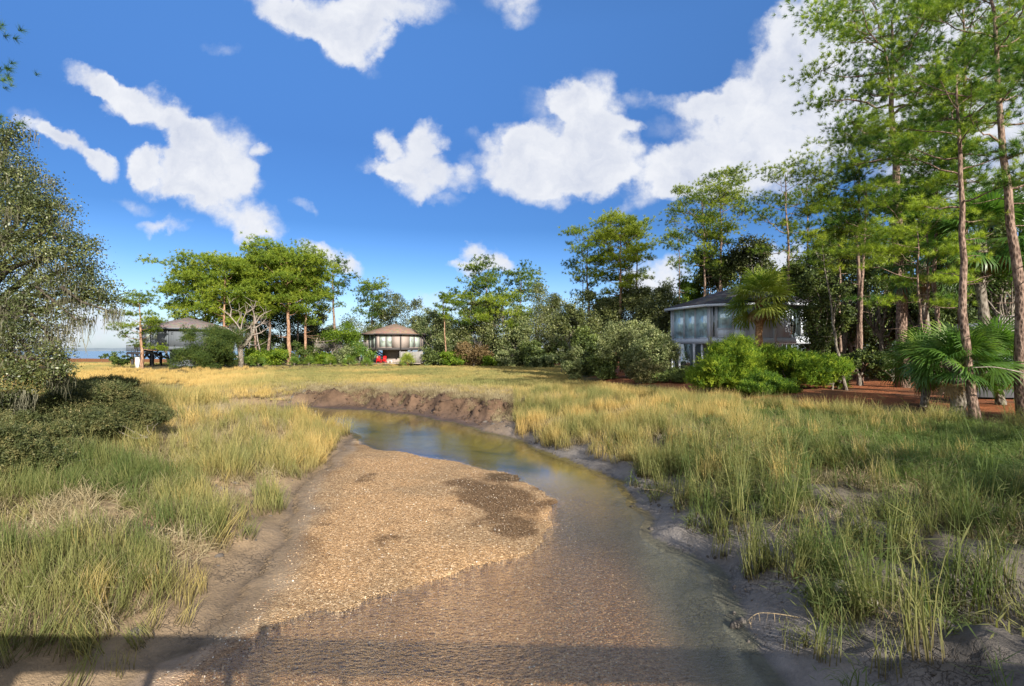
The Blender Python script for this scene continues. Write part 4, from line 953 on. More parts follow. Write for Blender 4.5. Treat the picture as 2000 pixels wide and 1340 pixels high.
p.add(Vb, quads=[(i * n + j, i * n + j + 1, (i + 1) * n + j + 1, (i + 1) * n + j) for i in range(8) for j in range(n - 1)]); p.build('hull', M['wood_dark'], e, True)
p = MB(); p.box(atX(1968, 24), 24.3, 2.36, 3.0, .06, .06); p.build('keel', M['wood_grey'], e)

# decks, stairs
a = at(614, 684, 95); b_ = at(672, 684, 95)
rail_deck('boardwalk', 'long grey boardwalk railing left of the brown roofed house', ((a.x, 95, 0), (b_.x, 95, 0)), 4.2, 1.7, M['wood_grey'])
a = at(691, 684, 93.5); b_ = at(720, 684, 93.5)
rail_deck('side_deck', 'small side deck joined to the brown roofed house', ((a.x, 93.5, 0), (b_.x, 93.5, 0)), 4.35, 1.75, M['wood_grey'])
a = at(836, 684, 101); b_ = at(872, 684, 101)
rail_deck('side_deck', 'low deck half hidden by bushes right of the brown roofed house', ((a.x, 101, 0), (b_.x, 101, 0)), 4.2, 1.75, M['wood_grey'])
p = MB(); p.bar((atX(676, 94.5), 95.4, 4.25), (atX(694, 94.5), 94.8, 5.25), .1, .12); o = p.build('stair_rail', M['wood_grey']); tag(o, 'sloping grey stair rail between the boardwalk and the side deck', 'stair rail')
a = at(247, 684, 76); b_ = at(306, 684, 76)
rail_deck('river_deck', 'dark timber deck on braced posts facing the river behind the lone pine', ((a.x, 76, 0), (b_.x, 76, 0)), 3.75, 1.6, M['wood_dark'], posts=3)
e = empty('staircase', (atX(302, 74), 74.5, 1.8), 'dark timber stair climbing from the river deck to the slate blue house', 'stairs')
for sy in (74.3, 75.3):
    p = MB(); p.bar((atX(294, 74), sy, 3.8), (atX(309, 74), sy, 4.7), .08, .22); p.build('stringer', M['wood_dark'], e)
    p = MB(); p.bar((atX(294, 74), sy, 4.75), (atX(309, 74), sy, 5.9), .07, .09)
    for k in range(4): q = atX(294 + 5 * k, 74); p.bar((q, sy, 3.8 + k * .3), (q, sy, 4.75 + k * .36), .06, .06)
    p.build('handrail', M['wood_dark'], e)
for k in range(5): p = MB(); p.box(atX(295.5 + 3 * k, 74), 74.8, 3.85 + .18 * k, .28, 1.0, .05); p.build('tread', M['wood_dark'], e)
# deck chairs on the river deck
for i, q in enumerate((263, 287)):
    e = empty('deck_chair', (atX(q, 77), 77, 3.75), ('left' if i == 0 else 'right') + ' one of two dark deck chairs behind the river deck railing', 'chair', 'chairs on the river deck'); x0 = atX(q, 77)
    p = MB(); p.box(x0, 77, 4.17, .6, .55, .07); p.build('seat', M['wood_dark'], e)
    p = MB(); p.box(x0, 77.28, 4.5, .6, .07, .7); p.build('backrest', M['wood_dark'], e)
    for sx in (-.26, .26):
        for sy in (-.22, .22): p = MB(); p.box(x0 + sx, 77 + sy, 3.94, .06, .06, .38); p.build('leg', M['wood_dark'], e)
# utility box by the lone pine
e = empty('utility_box', (atX(269, 67), 67, ground_z(atX(269, 67), 67)), 'white utility box on the ground beside the lone pine by the river', 'utility box'); gz_ = e.location.z
p = MB(); p.box(atX(269, 67), 67, gz_ + .68, .42, .4, 1.4); p.build('cabinet', M['white'], e); p = MB(); p.box(atX(269, 67), 67, gz_ + 1.41, .5, .48, .06); p.build('lid', M['white'], e)
# store room and fence under the brown-roofed house
e = empty('privacy_fence', (atX(804, 91), 91, 1.75), 'pale grey board fence enclosing the space under the brown roofed house', 'fence')
p = MB()
for k in range(15): p.box(atX(783.5, 90.5) + k * .265, 90.5 + .01 * (k % 2), 2.75, .255, .04, 2.0 + .03 * (k % 3))
p.build('boards', M['wood_grey'], e)
for q in (781, 802, 823): p = MB(); p.box(atX(q, 90.5), 90.62, 2.78, .14, .14, 2.15); p.build('post', M['wood_grey'], e)
# red garden chairs and small white table
def garden_chair(x, y, z, rz, label):
    e = empty('garden_chair', (x, y, z), label, 'chair', 'red chairs under the house'); Rm = Matrix.Translation((x, y, z)) @ Matrix.Rotation(rz, 4, 'Z')
    p = MB()
    for k in range(5): p.box(0, -.24 + k * .12, .40 - k * .025, .56, .1, .03, Rm)
    p.build('seat', M['red'], e); p = MB()
    for k in range(5):
        t4 = Rm @ Matrix.Translation((-.23 + k * .115, .34, .78)) @ Matrix.Rotation(R(-18), 4, 'X'); p.box(0, 0, .03 * (2 - abs(k - 2)), .105, .025, .95, t4)
    p.build('backrest', M['red'], e)
    for s in (-1, 1):
        p = MB(); p.box(s * .36, 0, .62, .13, .75, .03, Rm); p.build('armrest', M['red'], e)
        p = MB(); p.box(s * .31, -.30, .3, .06, .1, .6, Rm); p.build('leg', M['red'], e)
        p = MB(); p.bar((Rm @ Vector((s * .31, .3, .38))), (Rm @ Vector((s * .31, .62, .02))), .05, .12); p.build('leg', M['red'], e)
garden_chair(atX(739, 89.5), 89.5, 1.72, R(12), 'left red slatted garden chair under the brown roofed house')
garden_chair(atX(750, 89.8), 89.8, 1.72, R(-6), 'right red slatted garden chair nearer the pale fence under the house')
e = empty('garden_table', (atX(762, 90), 90, 1.72), 'small white table on the ground beside the red chairs', 'table')
p = MB(); p.box(atX(762, 90), 90, 2.2, .8, .6, .05); p.build('tabletop', M['white'], e)
for sx in (-.33, .33): p = MB(); p.box(atX(762, 90) + sx, 90, 1.95, .06, .5, .48); p.build('leg', M['white'], e)
e = empty('patio_slab', (atX(765, 91), 91, 1.7), 'x', 'x'); bpy.data.objects.remove(e)
b = MB(); b.box(atX(768, 92), 92.5, 1.66, 10.5, 6, .1); tag(b.build('patio', M['siding_taupe']), kind='structure')
# nesting box on a post among the middle trees
e = empty('nesting_box', (atX(1097, 62), 62, 1.2), 'pale grey nesting box on a thin post in front of the dark middle trees', 'nesting box')
p = MB(); p.box(atX(1097, 62), 62, 4.0, .8, .35, .22); p.build('box', M['trim_light'], e); p = MB(); p.box(atX(1097, 62), 62, 4.15, 1.05, .5, .06); p.build('lid', M['trim_light'], e); p = MB(); p.box(atX(1097, 62), 62.05, 2.5, .08, .08, 2.8); p.build('post', M['wood_grey'], e)

# ================================================================ trees, far left group
PINES = 'pines on the left island'
PT('small lone pine with tiered branches in front of the river deck', 278, 66, 272, 577, 2.9, c0=.22, nb=15, r0=.21, seed=1, tint=.5, dens=1.1, bark='bark_red', lod='mid', leaf='pine_far', cone=True)
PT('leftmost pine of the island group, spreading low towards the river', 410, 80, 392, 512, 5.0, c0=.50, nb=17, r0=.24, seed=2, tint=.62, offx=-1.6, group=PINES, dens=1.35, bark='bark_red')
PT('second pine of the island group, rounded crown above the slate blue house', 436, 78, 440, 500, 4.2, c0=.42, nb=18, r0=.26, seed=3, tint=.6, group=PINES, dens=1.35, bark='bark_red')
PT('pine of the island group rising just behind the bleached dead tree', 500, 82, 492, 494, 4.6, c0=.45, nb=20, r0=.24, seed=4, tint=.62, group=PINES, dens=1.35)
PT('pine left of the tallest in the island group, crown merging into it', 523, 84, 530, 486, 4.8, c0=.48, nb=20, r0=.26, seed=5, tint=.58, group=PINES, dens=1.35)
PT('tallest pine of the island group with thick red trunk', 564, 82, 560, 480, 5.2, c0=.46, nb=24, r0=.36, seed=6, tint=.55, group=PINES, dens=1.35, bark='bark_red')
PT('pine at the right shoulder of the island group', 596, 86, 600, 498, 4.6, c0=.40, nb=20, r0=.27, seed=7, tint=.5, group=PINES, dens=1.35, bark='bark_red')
PT('slender pine between the tallest one and the right shoulder of the island group', 580, 92, 584, 515, 4.0, c0=.45, nb=16, r0=.2, seed=8, tint=.45, group=PINES, dens=1.35)
PT('thin pine low behind the pale dead limbs of the island', 470, 88, 468, 530, 4.2, c0=.4, nb=15, r0=.2, seed=9, tint=.55, group=PINES, dens=1.35)
PT('young pine below the left edge of the island group crown', 402, 84, 372, 552, 4.0, c0=.5, nb=12, r0=.18, seed=91, tint=.6, offx=-1.5, group=PINES, dens=1.35)
PT('solitary tall pine with open dark crown and bare pale trunk', 656, 96, 650, 504, 3.6, c0=.58, nb=15, r0=.34, seed=10, tint=.3, dens=.75, leaf='pine_mid')
PT('round crowned pine behind and left of the brown roofed house', 728, 112, 727, 547, 4.2, c0=.45, nb=18, r0=.28, seed=11, tint=.42, leaf='pine_mid')
LT('dark live oak crown rising behind the brown roofed house', 792, 112, 783, 615, 46, 46, seed=1, n=9000, size=.34, tint=.42, lobes=18)
LT('live oak crown directly left behind the brown roofed house', 715, 108, 712, 652, 46, 34, seed=2, n=7000, size=.34, tint=.42)
LT('low oak crown right behind the brown roofed house', 835, 108, 838, 640, 30, 34, seed=3, n=5000, size=.34, tint=.45, leaf='bay')
LT('oak crown filling the space behind the bleached dead tree', 480, 98, 478, 625, 55, 50, seed=4, n=9000, size=.34, tint=.3, leaf='oak_dark')
LT('oak crown behind the thick red pine trunk of the island', 555, 100, 556, 640, 52, 45, seed=5, n=8000, size=.34, tint=.35, leaf='oak_dark')
LT('grey leaved oak between the island pines and the solitary pine', 622, 97, 622, 640, 40, 34, seed=6, n=6000, size=.34, tint=.5, leaf='oak')
LT('small oak above the roof of the slate blue house', 330, 86, 318, 645, 34, 18, seed=7, n=4000, size=.3, tint=.4)
LT('yellow green wax myrtle bush left of the boardwalk', 652, 92, 660, 658, 42, 24, seed=8, n=6000, size=.28, leaf='bright', tint=.25, name='wax_myrtle_bush', cat='bush', stems=3)
LT('large rounded juniper bush hiding the front of the slate blue house', 408, 68, 408, 684, 54, 38, seed=9, n=15000, size=.55, leaf='juniper', tint=.45, name='juniper_bush', cat='bush', tmpl=SPRAY, lobes=34, stems=3, r0=.1, ry=3.2, clump=.3, spread=1.1)
LT('upright juniper between the slate blue house and the bleached dead tree', 440, 70, 438, 672, 30, 38, seed=19, n=8000, size=.5, leaf='juniper', tint=.5, name='juniper_bush', cat='bush', tmpl=SPRAY, lobes=22, stems=2, r0=.1, clump=.3)
LT('small dark bush under the river deck', 235, 70, 232, 700, 22, 12, seed=10, n=1600, size=.28, leaf='juniper', tint=.5, name='wax_myrtle_bush', cat='bush', r0=.06)
# undergrowth of the island: individual palmettos and bushes
ug = 'bushes under the island pines'
UB = [(490, 77, 700, 26, 'bright', 'bright palmetto clump right of the dead tree foot'), (535, 80, 698, 30, 'bright', 'yellow green bush under the thick red pine trunk'), (590, 84, 692, 32, 'juniper', 'dark rounded bush right of the thick red pine trunk'),
      (628, 86, 700, 26, 'bright', 'bright bush below the left end of the boardwalk'), (668, 88, 694, 30, 'bay', 'tall grey green bush in front of the boardwalk'), (702, 88, 690, 26, 'palm', 'dark leafed bush below the side deck'),
      (560, 92, 680, 34, 'oak_dark', 'dark bush in the shade behind the thick red pine trunk'), (512, 90, 670, 34, 'juniper', 'dark bush in the shade right behind the dead tree')]
for i, (px, Yd, cy, r_, lf, lb) in enumerate(UB):
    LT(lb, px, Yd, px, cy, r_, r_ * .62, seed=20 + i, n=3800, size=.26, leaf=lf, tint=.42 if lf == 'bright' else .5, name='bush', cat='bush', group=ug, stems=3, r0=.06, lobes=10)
for i, (px, Yd, s_) in enumerate([(480, 74, 1.3), (505, 76, 1.2), (575, 79, 1.1), (603, 80, 1.2), (645, 82, 1.3), (683, 84, 1.5), (716, 86, 1.2)]):
    bse = gb(px, Yd); palm(['fan palmetto at the foot of the bleached dead tree', 'second fan palmetto right of the bleached dead tree', 'low fan palmetto under the tallest island pine', 'fan palmetto under the right shoulder of the island pines', 'fan palmetto below the middle of the island bushes', 'large grey fan palmetto in front of the boardwalk', 'fan palmetto just left of the red chairs'][i], bse, (bse[0], bse[1], bse[2] + .25 * s_), s_, n=22, r0=.08, seed=i, low=0, tmpl=FAN_FAR, bark='bark_grey', name='palmetto', cat='palmetto', tint=.62, skirt=0, group='palmettos along the edge of the marsh')
bse = gb(796, 87.5); palm('yellow green fan palmetto in front of the pale board fence', bse, (bse[0], bse[1], bse[2] + .6), 1.7, n=30, r0=.14, seed=33, low=-.1, tmpl=FAN_FAR, name='palmetto', cat='palmetto', tint=.95, skirt=4)

# the dead tree
rng = np.random.default_rng(5); bs = np.array(gb(471, 71.5)); e = empty('dead_tree', tuple(bs), 'bleached dead tree with gnarled bare limbs in front of the island pines', 'tree'); k = 71.5 / F
def dp(px, py, dy=0): v = at(px, py, 71.5 + dy); return np.array(v)
b = MB(); b.tube([bs - (0, 0, .3), dp(471, 700), dp(469, 680), dp(466, 662, .3), dp(470, 645, .2)], [.40, .33, .36, .40, .28], 9)
b.tube([dp(469, 680), dp(480, 672), dp(492, 655, .4), dp(499, 632, .5)], [.30, .27, .22, .13], 7)
b.build('trunk', M['bark_grey'], e, True)
limbs = [[(470, 645), (462, 632), (450, 618), (436, 606), (428, 600)], [(470, 645), (474, 625), (481, 610), (484, 596)], [(466, 655), (456, 648), (442, 640), (430, 642), (418, 636)], [(468, 700), (452, 690), (440, 675), (430, 664), (415, 662), (402, 664)],
         [(499, 632), (508, 618), (516, 612), (530, 606)], [(499, 632), (496, 612), (492, 600), (480, 590)], [(484, 610), (496, 602), (500, 588)], [(450, 618), (452, 604), (448, 592)], [(492, 655), (510, 650), (524, 640), (535, 642)], [(499, 640), (512, 632), (520, 622)], [(470, 650), (488, 640), (498, 622)], [(462, 632), (470, 618), (466, 606)]]
b = MB()
for L_ in limbs:
    P = np.array([dp(x, y, rng.normal(0, .25)) for x, y in L_]); b.tube(P, np.linspace(.10, .025, len(P)), 6, cap=False)
    for q in range(5):
        p0 = P[rng.integers(1, len(P))]; b.tube(wander(p0, p0 + rng.normal(size=3) * (.6, .4, .5) + (0, 0, .3), 4, .1, rng), [.03, .025, .018, .01], 4, cap=False)
b.build('limbs', M['bark_pale'], e, True)
mo = MB(); hang_moss(mo, [dp(460 + rng.uniform(-8, 40), 640 + rng.uniform(-12, 20), .3) for _ in range(26)], rng, 1.3, 8, .04); mo.build('spanish_moss', M['moss'], e)
for i, (px, t1, Yd) in enumerate([(512, 560, 80), (484, 570, 82), (606, 600, 88)]):
    bb = gb(px, Yd); P = wander(bb, np.array(at(px + (-12, 10, 14)[i], t1 + 60, Yd)), 8, .03, rng); b = MB(); b.tube(P, np.linspace(.14, .05, 8), 6)
    for q in range(7): p0 = P[rng.integers(3, 8)]; b.tube(wander(p0, p0 + rng.normal(size=3) * (1.2, .8, .5) + (0, 0, .7), 5, .1, rng), np.linspace(.05, .015, 5), 4, cap=False)
    e = empty('dead_tree', bb, ['thin bare tree right of the gnarled dead tree', 'short bare sapling touching the gnarled dead tree', 'thin bare leaning tree by the right island pines'][i], 'tree'); b.build('trunk', M['bark_pale'], e, True)

# ================================================================ middle tree line
MG = 'pines of the middle tree line'
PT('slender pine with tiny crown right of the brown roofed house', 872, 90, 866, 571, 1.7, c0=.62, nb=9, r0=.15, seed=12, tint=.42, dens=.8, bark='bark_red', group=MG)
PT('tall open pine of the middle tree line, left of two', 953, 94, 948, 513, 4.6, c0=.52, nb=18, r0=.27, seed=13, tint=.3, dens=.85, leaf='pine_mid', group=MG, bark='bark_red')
PT('tall open pine of the middle tree line, right of two', 1014, 96, 1018, 516, 4.4, c0=.55, nb=14, r0=.22, seed=14, tint=.4, dens=.8, leaf='pine_mid', group=MG)
PT('yellow green young pine between the two tall middle pines', 985, 90, 982, 572, 4.0, c0=.45, nb=14, r0=.18, seed=15, tint=.55, group=MG)
PT('low pine with dark crown left of the tall middle pines', 918, 92, 918, 568, 4.0, c0=.5, nb=13, r0=.2, seed=16, tint=.4, leaf='pine_mid', group=MG)
OM = 'oaks of the middle tree line'
MO = [(850, 94, 655, 30, 46, 'bay', .45, 'leafy tree standing right against the house side, first of the middle line'), (892, 93, 652, 34, 50, 'bay', .5, 'grey green tree behind the slender small crowned pine'),
      (935, 91, 646, 36, 52, 'oak', .55, 'olive oak under the left tall middle pine'), (925, 88, 690, 34, 24, 'brown_leaf', .3, 'brownish withered low tree in front of the left tall middle pine'), (978, 92, 648, 34, 54, 'bay', .5, 'pale oak under the yellow green young pine'),
      (1010, 88, 660, 36, 52, 'bay', .6, 'light grey green oak under the right tall middle pine'), (1052, 90, 640, 40, 60, 'oak', .55, 'gnarled oak with pale limbs right of the tall middle pines'), (1085, 96, 630, 34, 62, 'oak', .4, 'dark oak behind the gap where sky shows through'),
      (1040, 84, 695, 30, 26, 'oak_dark', .6, 'dark low bush at the shaded corner of the meadow'), (1000, 86, 700, 26, 16, 'bay', .5, 'low bush at the foot of the light grey green oak'), (888, 88, 700, 26, 14, 'bright', .3, 'low bright bush left in the middle line'), (960, 87, 706, 26, 10, 'bright', .25, 'low bright bush under the middle pines'),
      (855, 90, 700, 22, 16, 'oak_dark', .6, 'dark low bush beside the pale board fence')]
for i, (px, Yd, cy, rx, rz, lf, ti, lb) in enumerate(MO):
    LT(lb, px, Yd, px, cy, rx, rz, seed=40 + i, n=7500, size=.30, leaf=lf, tint=ti, lobes=18, group=OM, name='bush' if rz < 30 else 'oak_tree', cat='bush' if rz < 30 else 'tree', r0=.16, spread=1.05)
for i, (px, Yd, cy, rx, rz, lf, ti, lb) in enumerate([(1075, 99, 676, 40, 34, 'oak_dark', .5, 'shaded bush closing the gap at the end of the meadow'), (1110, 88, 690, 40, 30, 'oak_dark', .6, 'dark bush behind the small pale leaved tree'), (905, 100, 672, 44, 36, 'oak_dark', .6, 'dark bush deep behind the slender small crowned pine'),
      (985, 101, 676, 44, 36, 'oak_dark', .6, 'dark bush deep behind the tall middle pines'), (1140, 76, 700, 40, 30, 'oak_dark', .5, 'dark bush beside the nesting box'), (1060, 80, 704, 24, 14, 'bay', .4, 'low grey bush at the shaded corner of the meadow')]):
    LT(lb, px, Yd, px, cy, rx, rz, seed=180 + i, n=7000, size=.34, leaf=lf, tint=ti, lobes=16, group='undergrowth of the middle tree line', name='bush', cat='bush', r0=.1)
# ================================================================ trees right of the middle
RG = 'pines behind the creek at the right'
PT('open pine with side lobe left of the bright yellow green pine', 1152, 56, 1150, 436, 3.1, c0=.48, nb=15, r0=.20, seed=17, tint=.45, lod='mid', leaf='pine_far', dens=.75, group=RG)
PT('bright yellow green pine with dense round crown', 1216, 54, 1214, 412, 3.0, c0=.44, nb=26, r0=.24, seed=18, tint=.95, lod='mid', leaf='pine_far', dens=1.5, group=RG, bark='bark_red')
PT('second bright pine close behind the dense yellow green one', 1248, 57, 1244, 425, 2.2, c0=.50, nb=15, r0=.17, seed=19, tint=.85, lod='mid', leaf='pine_far', dens=1.0, group=RG)
PT('thin pine stem with few tufts between the open and the bright pine', 1140, 60, 1138, 500, 2.0, c0=.7, nb=7, r0=.12, seed=20, tint=.4, lod='mid', leaf='pine_mid', dens=.5, group=RG)
OR = 'oaks at the bend of the creek'
RO = [(1118, 46, 716, 24, 22, 'bay', .6, 10000, 'small pale leaved tree with a visible stem at the meadow corner', .13, 0), (1120, 52, 660, 34, 52, 'oak', .5, 11000, 'oak behind the small pale leaved tree', .15, 10), (1158, 50, 690, 36, 48, 'oak_dark', .7, 12000, 'dark shaded oak right of the small pale leaved tree', .15, 6), 
      (1180, 56, 628, 44, 44, 'bay', .55, 11000, 'grey oak crown beneath the open pine', .17, 10), (1235, 54, 612, 40, 48, 'oak', .6, 12000, 'oak crown beneath the bright yellow green pine', .16, 12), (1285, 50, 625, 36, 52, 'oak', .5, 12000, 'oak crown reaching the left roof tip of the glass fronted house', .15, 14),
      (1225, 44, 672, 42, 50, 'bay', .75, 17000, 'silvery oak nearest the creek bend, hung with moss', .12, 40), (1278, 41.5, 690, 38, 46, 'bay', .6, 15000, 'silvery grey oak just left of the glass fronted house', .12, 50), (1190, 44, 722, 30, 24, 'oak_dark', .8, 7000, 'low dark bush in the shade of the silvery oak', .12, 0),
      (1252, 39.5, 735, 30, 18, 'shrub', .7, 7000, 'low mixed bush at the foot of the silvery oaks', .1, 14), (1330, 38, 742, 30, 18, 'oak_dark', .85, 7000, 'dark green bush below the porch of the glass fronted house', .1, 0)]
for i, (px, Yd, cy, rx, rz, lf, ti, n_, lb, sz, ms) in enumerate(RO):
    LT(lb, px, Yd, px, cy - 6, rx * 1.14, rz * 1.16, seed=60 + i, n=int(n_ * 1.2), size=sz * 1.35, leaf=lf, tint=ti, lobes=20, group=OR, name='bush' if rz < 25 and i else 'oak_tree', cat='bush' if rz < 25 and i else 'tree', r0=.14, moss=ms, bark='bark_grey')
# around the glass fronted house
HG = 'pines behind the glass fronted house'
PT('slim pine with sparse crown left behind the slate roof', 1328, 56, 1326, 440, 2.4, c0=.50, nb=13, r0=.15, seed=21, tint=.4, lod='mid', leaf='pine_mid', dens=.6, group=HG)
PT('leaning crowned pine behind the slate roof, left of the round topped one', 1376, 58, 1372, 362, 3.9, c0=.55, nb=18, r0=.2, seed=22, tint=.6, lod='mid', leaf='pine_mid', dens=.9, offx=-1.0, group=HG)
PT('round topped tall pine behind the slate roof', 1408, 60, 1406, 326, 4.0, c0=.62, nb=18, r0=.24, seed=23, tint=.65, lod='mid', leaf='pine_mid', dens=1.05, group=HG)
PT('airy tall pine with umbrella crown right of the slate roof', 1546, 50, 1534, 300, 4.1, c0=.52, nb=17, r0=.21, seed=24, tint=.5, lod='mid', leaf='pine_mid', dens=.62, group=HG)
PT('narrow pine close behind the umbrella crowned one', 1580, 51, 1576, 330, 3.2, c0=.55, nb=14, r0=.18, seed=25, tint=.6, lod='mid', leaf='pine_mid', dens=.75, group=HG)
PT('forked pine with dark open crown right of the umbrella crowned pine', 1672, 38, 1676, 228, 3.8, c0=.50, nb=18, r0=.19, seed=26, tint=.45, lod='mid', leaf='pine_mid', dens=.75, group=HG)
PT('pale green young pine lower in front of the forked pine', 1640, 40, 1640, 360, 2.4, c0=.5, nb=14, r0=.13, seed=27, tint=.9, lod='mid', leaf='pine_mid', dens=1.0, group=HG)
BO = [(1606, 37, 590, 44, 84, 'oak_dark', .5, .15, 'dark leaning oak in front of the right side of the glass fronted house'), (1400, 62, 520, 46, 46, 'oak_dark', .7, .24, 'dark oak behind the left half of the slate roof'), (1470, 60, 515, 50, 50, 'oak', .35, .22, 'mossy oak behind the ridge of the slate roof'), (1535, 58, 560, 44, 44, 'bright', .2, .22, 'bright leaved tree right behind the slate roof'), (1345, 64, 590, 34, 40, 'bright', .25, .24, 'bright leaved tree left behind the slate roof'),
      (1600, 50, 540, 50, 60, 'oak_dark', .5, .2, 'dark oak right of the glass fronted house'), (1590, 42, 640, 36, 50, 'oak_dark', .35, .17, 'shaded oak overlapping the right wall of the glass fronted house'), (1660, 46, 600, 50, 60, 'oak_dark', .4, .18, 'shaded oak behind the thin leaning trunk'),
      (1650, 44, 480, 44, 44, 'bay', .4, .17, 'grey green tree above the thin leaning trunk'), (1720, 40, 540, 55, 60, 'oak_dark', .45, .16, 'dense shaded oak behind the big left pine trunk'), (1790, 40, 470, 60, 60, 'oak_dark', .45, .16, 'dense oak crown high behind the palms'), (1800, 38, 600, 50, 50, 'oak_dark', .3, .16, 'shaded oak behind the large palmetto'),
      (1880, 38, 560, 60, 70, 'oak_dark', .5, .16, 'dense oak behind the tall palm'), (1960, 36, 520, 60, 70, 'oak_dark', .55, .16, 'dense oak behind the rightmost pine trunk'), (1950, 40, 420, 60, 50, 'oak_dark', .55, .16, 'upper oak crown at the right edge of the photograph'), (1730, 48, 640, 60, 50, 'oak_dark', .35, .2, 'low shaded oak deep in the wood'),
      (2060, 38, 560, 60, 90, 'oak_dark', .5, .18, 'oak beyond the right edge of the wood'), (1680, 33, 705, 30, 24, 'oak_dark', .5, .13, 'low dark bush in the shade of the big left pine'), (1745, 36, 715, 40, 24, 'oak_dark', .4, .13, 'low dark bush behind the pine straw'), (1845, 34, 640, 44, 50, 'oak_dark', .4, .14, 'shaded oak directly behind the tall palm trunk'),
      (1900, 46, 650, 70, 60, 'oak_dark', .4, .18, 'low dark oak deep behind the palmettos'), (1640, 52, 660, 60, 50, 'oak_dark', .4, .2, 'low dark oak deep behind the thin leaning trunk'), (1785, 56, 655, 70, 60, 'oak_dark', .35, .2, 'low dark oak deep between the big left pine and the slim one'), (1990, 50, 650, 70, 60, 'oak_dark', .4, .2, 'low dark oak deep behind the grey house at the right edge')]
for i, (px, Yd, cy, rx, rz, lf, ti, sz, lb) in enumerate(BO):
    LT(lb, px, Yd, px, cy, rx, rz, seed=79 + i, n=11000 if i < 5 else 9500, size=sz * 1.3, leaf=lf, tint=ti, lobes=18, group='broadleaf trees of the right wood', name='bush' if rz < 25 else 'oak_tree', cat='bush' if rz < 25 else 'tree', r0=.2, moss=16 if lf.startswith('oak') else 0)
# deep background woods seen through the gaps
for i, (px, Yd, cy, rx, rz) in enumerate([(1500, 95, 640, 60, 40), (1620, 90, 620, 60, 50), (1740, 80, 600, 60, 60), (1860, 75, 600, 70, 70), (1980, 70, 600, 70, 70), (1150, 100, 650, 50, 40), (1290, 95, 650, 60, 40)]):
    LT(['far oak seen past the right wall of the glass fronted house', 'far sunlit oak behind the thin leaning trunk', 'far sunlit oak between the big pine trunks', 'far sunlit oak behind the tall palm', 'far sunlit oak at the right edge', 'far oak behind the open pine', 'far oak behind the silvery oaks'][i],
       px, Yd, px, cy, rx, rz, seed=120 + i, n=6000, size=.42, leaf='bay', tint=.45, lobes=14, group='far oaks behind the right wood', name='oak_tree', r0=.2)
# cedars in front of the house
CG = 'bright cedar bushes before the glass fronted house'
for i, (px, Yd, cy, rx, rz, ti, lb) in enumerate([(1425, 31.5, 722, 74, 50, .6, 'largest bright cedar bush, below the windows of the glass fronted house'), (1530, 33, 716, 56, 40, .55, 'bright cedar bush right of the sabal palm foot'), (1615, 30.5, 728, 56, 30, .5, 'spreading bright cedar bush nearest the pine straw'), (1490, 29.5, 760, 50, 20, .35, 'low olive bush at the front of the cedars')]):
    LT(lb, px, Yd, px, cy, rx, rz, seed=140 + i, n=15000, size=.62, leaf='cedar', tint=ti, lobes=24, group=CG, name='cedar_bush', cat='bush', tmpl=SPRAY_S, stems=3, r0=.07, upright=.6, clump=.30)
# palms
bse = gb(1487, 38.5); palm('sabal palm with orange trunk in front of the glass fronted house', bse, tuple(at(1485, 590, 38.5)), 2.5, n=52, r0=.27, seed=50, tint=.9, low=-.75, skirt=9, tmpl=FAN_MID)  # light frond tint stands in for sunlight the pines block
bse = gb(1922, 25); palm('tall sabal palm with grey trunk between the two right pine trunks', bse, tuple(at(1918, 475, 25)), 2.5, n=40, r0=.22, seed=51, tint=.35, low=-.9, skirt=9, bark='bark_grey')
bse = gb(1872, 20.6); palm('large dark green palmetto, middle of the three beside the pine straw', bse, tuple(at(1872, 722, 20.6)), 1.85, n=44, r0=.28, seed=52, tint=.4, low=-.45, name='palmetto', cat='palmetto', skirt=6, bark='bark_grey', group='palmettos at the pine straw')
bse = gb(1805, 22.5); palm('smaller palmetto left of the three beside the pine straw', bse, tuple(at(1812, 722, 22.5)), 1.7, n=34, r0=.16, seed=53, tint=.42, low=-.5, name='palmetto', cat='palmetto', skirt=3, bark='bark_grey', group='palmettos at the pine straw')
bse = gb(1955, 22); palm('palmetto right of the three, behind the rightmost pine trunk', bse, tuple(at(1945, 712, 22)), 1.8, n=38, r0=.18, seed=54, tint=.4, low=-.5, name='palmetto', cat='palmetto', skirt=3, bark='bark_grey', group='palmettos at the pine straw')
bse = gb(1830, 30); palm('palm crown in the shade behind the thin pine trunks', bse, tuple(at(1800, 520, 30)), 2.4, n=30, r0=.2, seed=55, tint=.3, low=-.9, skirt=5, bark='bark_grey')

# ================================================================ the near pines at the right
NG = 'near pines on the right bank'
PT('big left pine of the near row with massive grey trunk', 1764, 31, 1742, -40, 5.2, c0=.56, nb=24, r0=.36, seed=30, tint=.68, lod='mid', leaf='pine_near', dens=1.0, group=NG, offx=-1.2, bark='bark_near')
PT('near pine with straight reddish trunk left of the rightmost one', 1909, 19.6, 1868, 60, 2.9, c0=.56, nb=17, r0=.17, seed=31, tint=.62, lod='near', leaf='pine_near', dens=1.35, group=NG, bark='bark_near', dead=8)
PT('rightmost near pine with leaning reddish trunk', 2004, 19.2, 1926, -120, 3.2, c0=.52, nb=20, r0=.21, seed=32, tint=.58, lod='near', leaf='pine_near', dens=1.25, group=NG, bark='bark_near', dead=8)
PT('slim pine trunk standing behind the large palmetto', 1842, 27, 1822, 250, 2.4, c0=.6, nb=16, r0=.15, seed=33, tint=.45, lod='mid', leaf='pine_near', dens=1.0, group=NG, bark='bark_near')
PT('thin crooked pine left of the slim one behind the palmetto', 1800, 28, 1812, 330, 2.2, c0=.6, nb=12, r0=.11, seed=34, tint=.5, lod='mid', leaf='pine_near', dens=.9, group=NG, bark='bark_near')
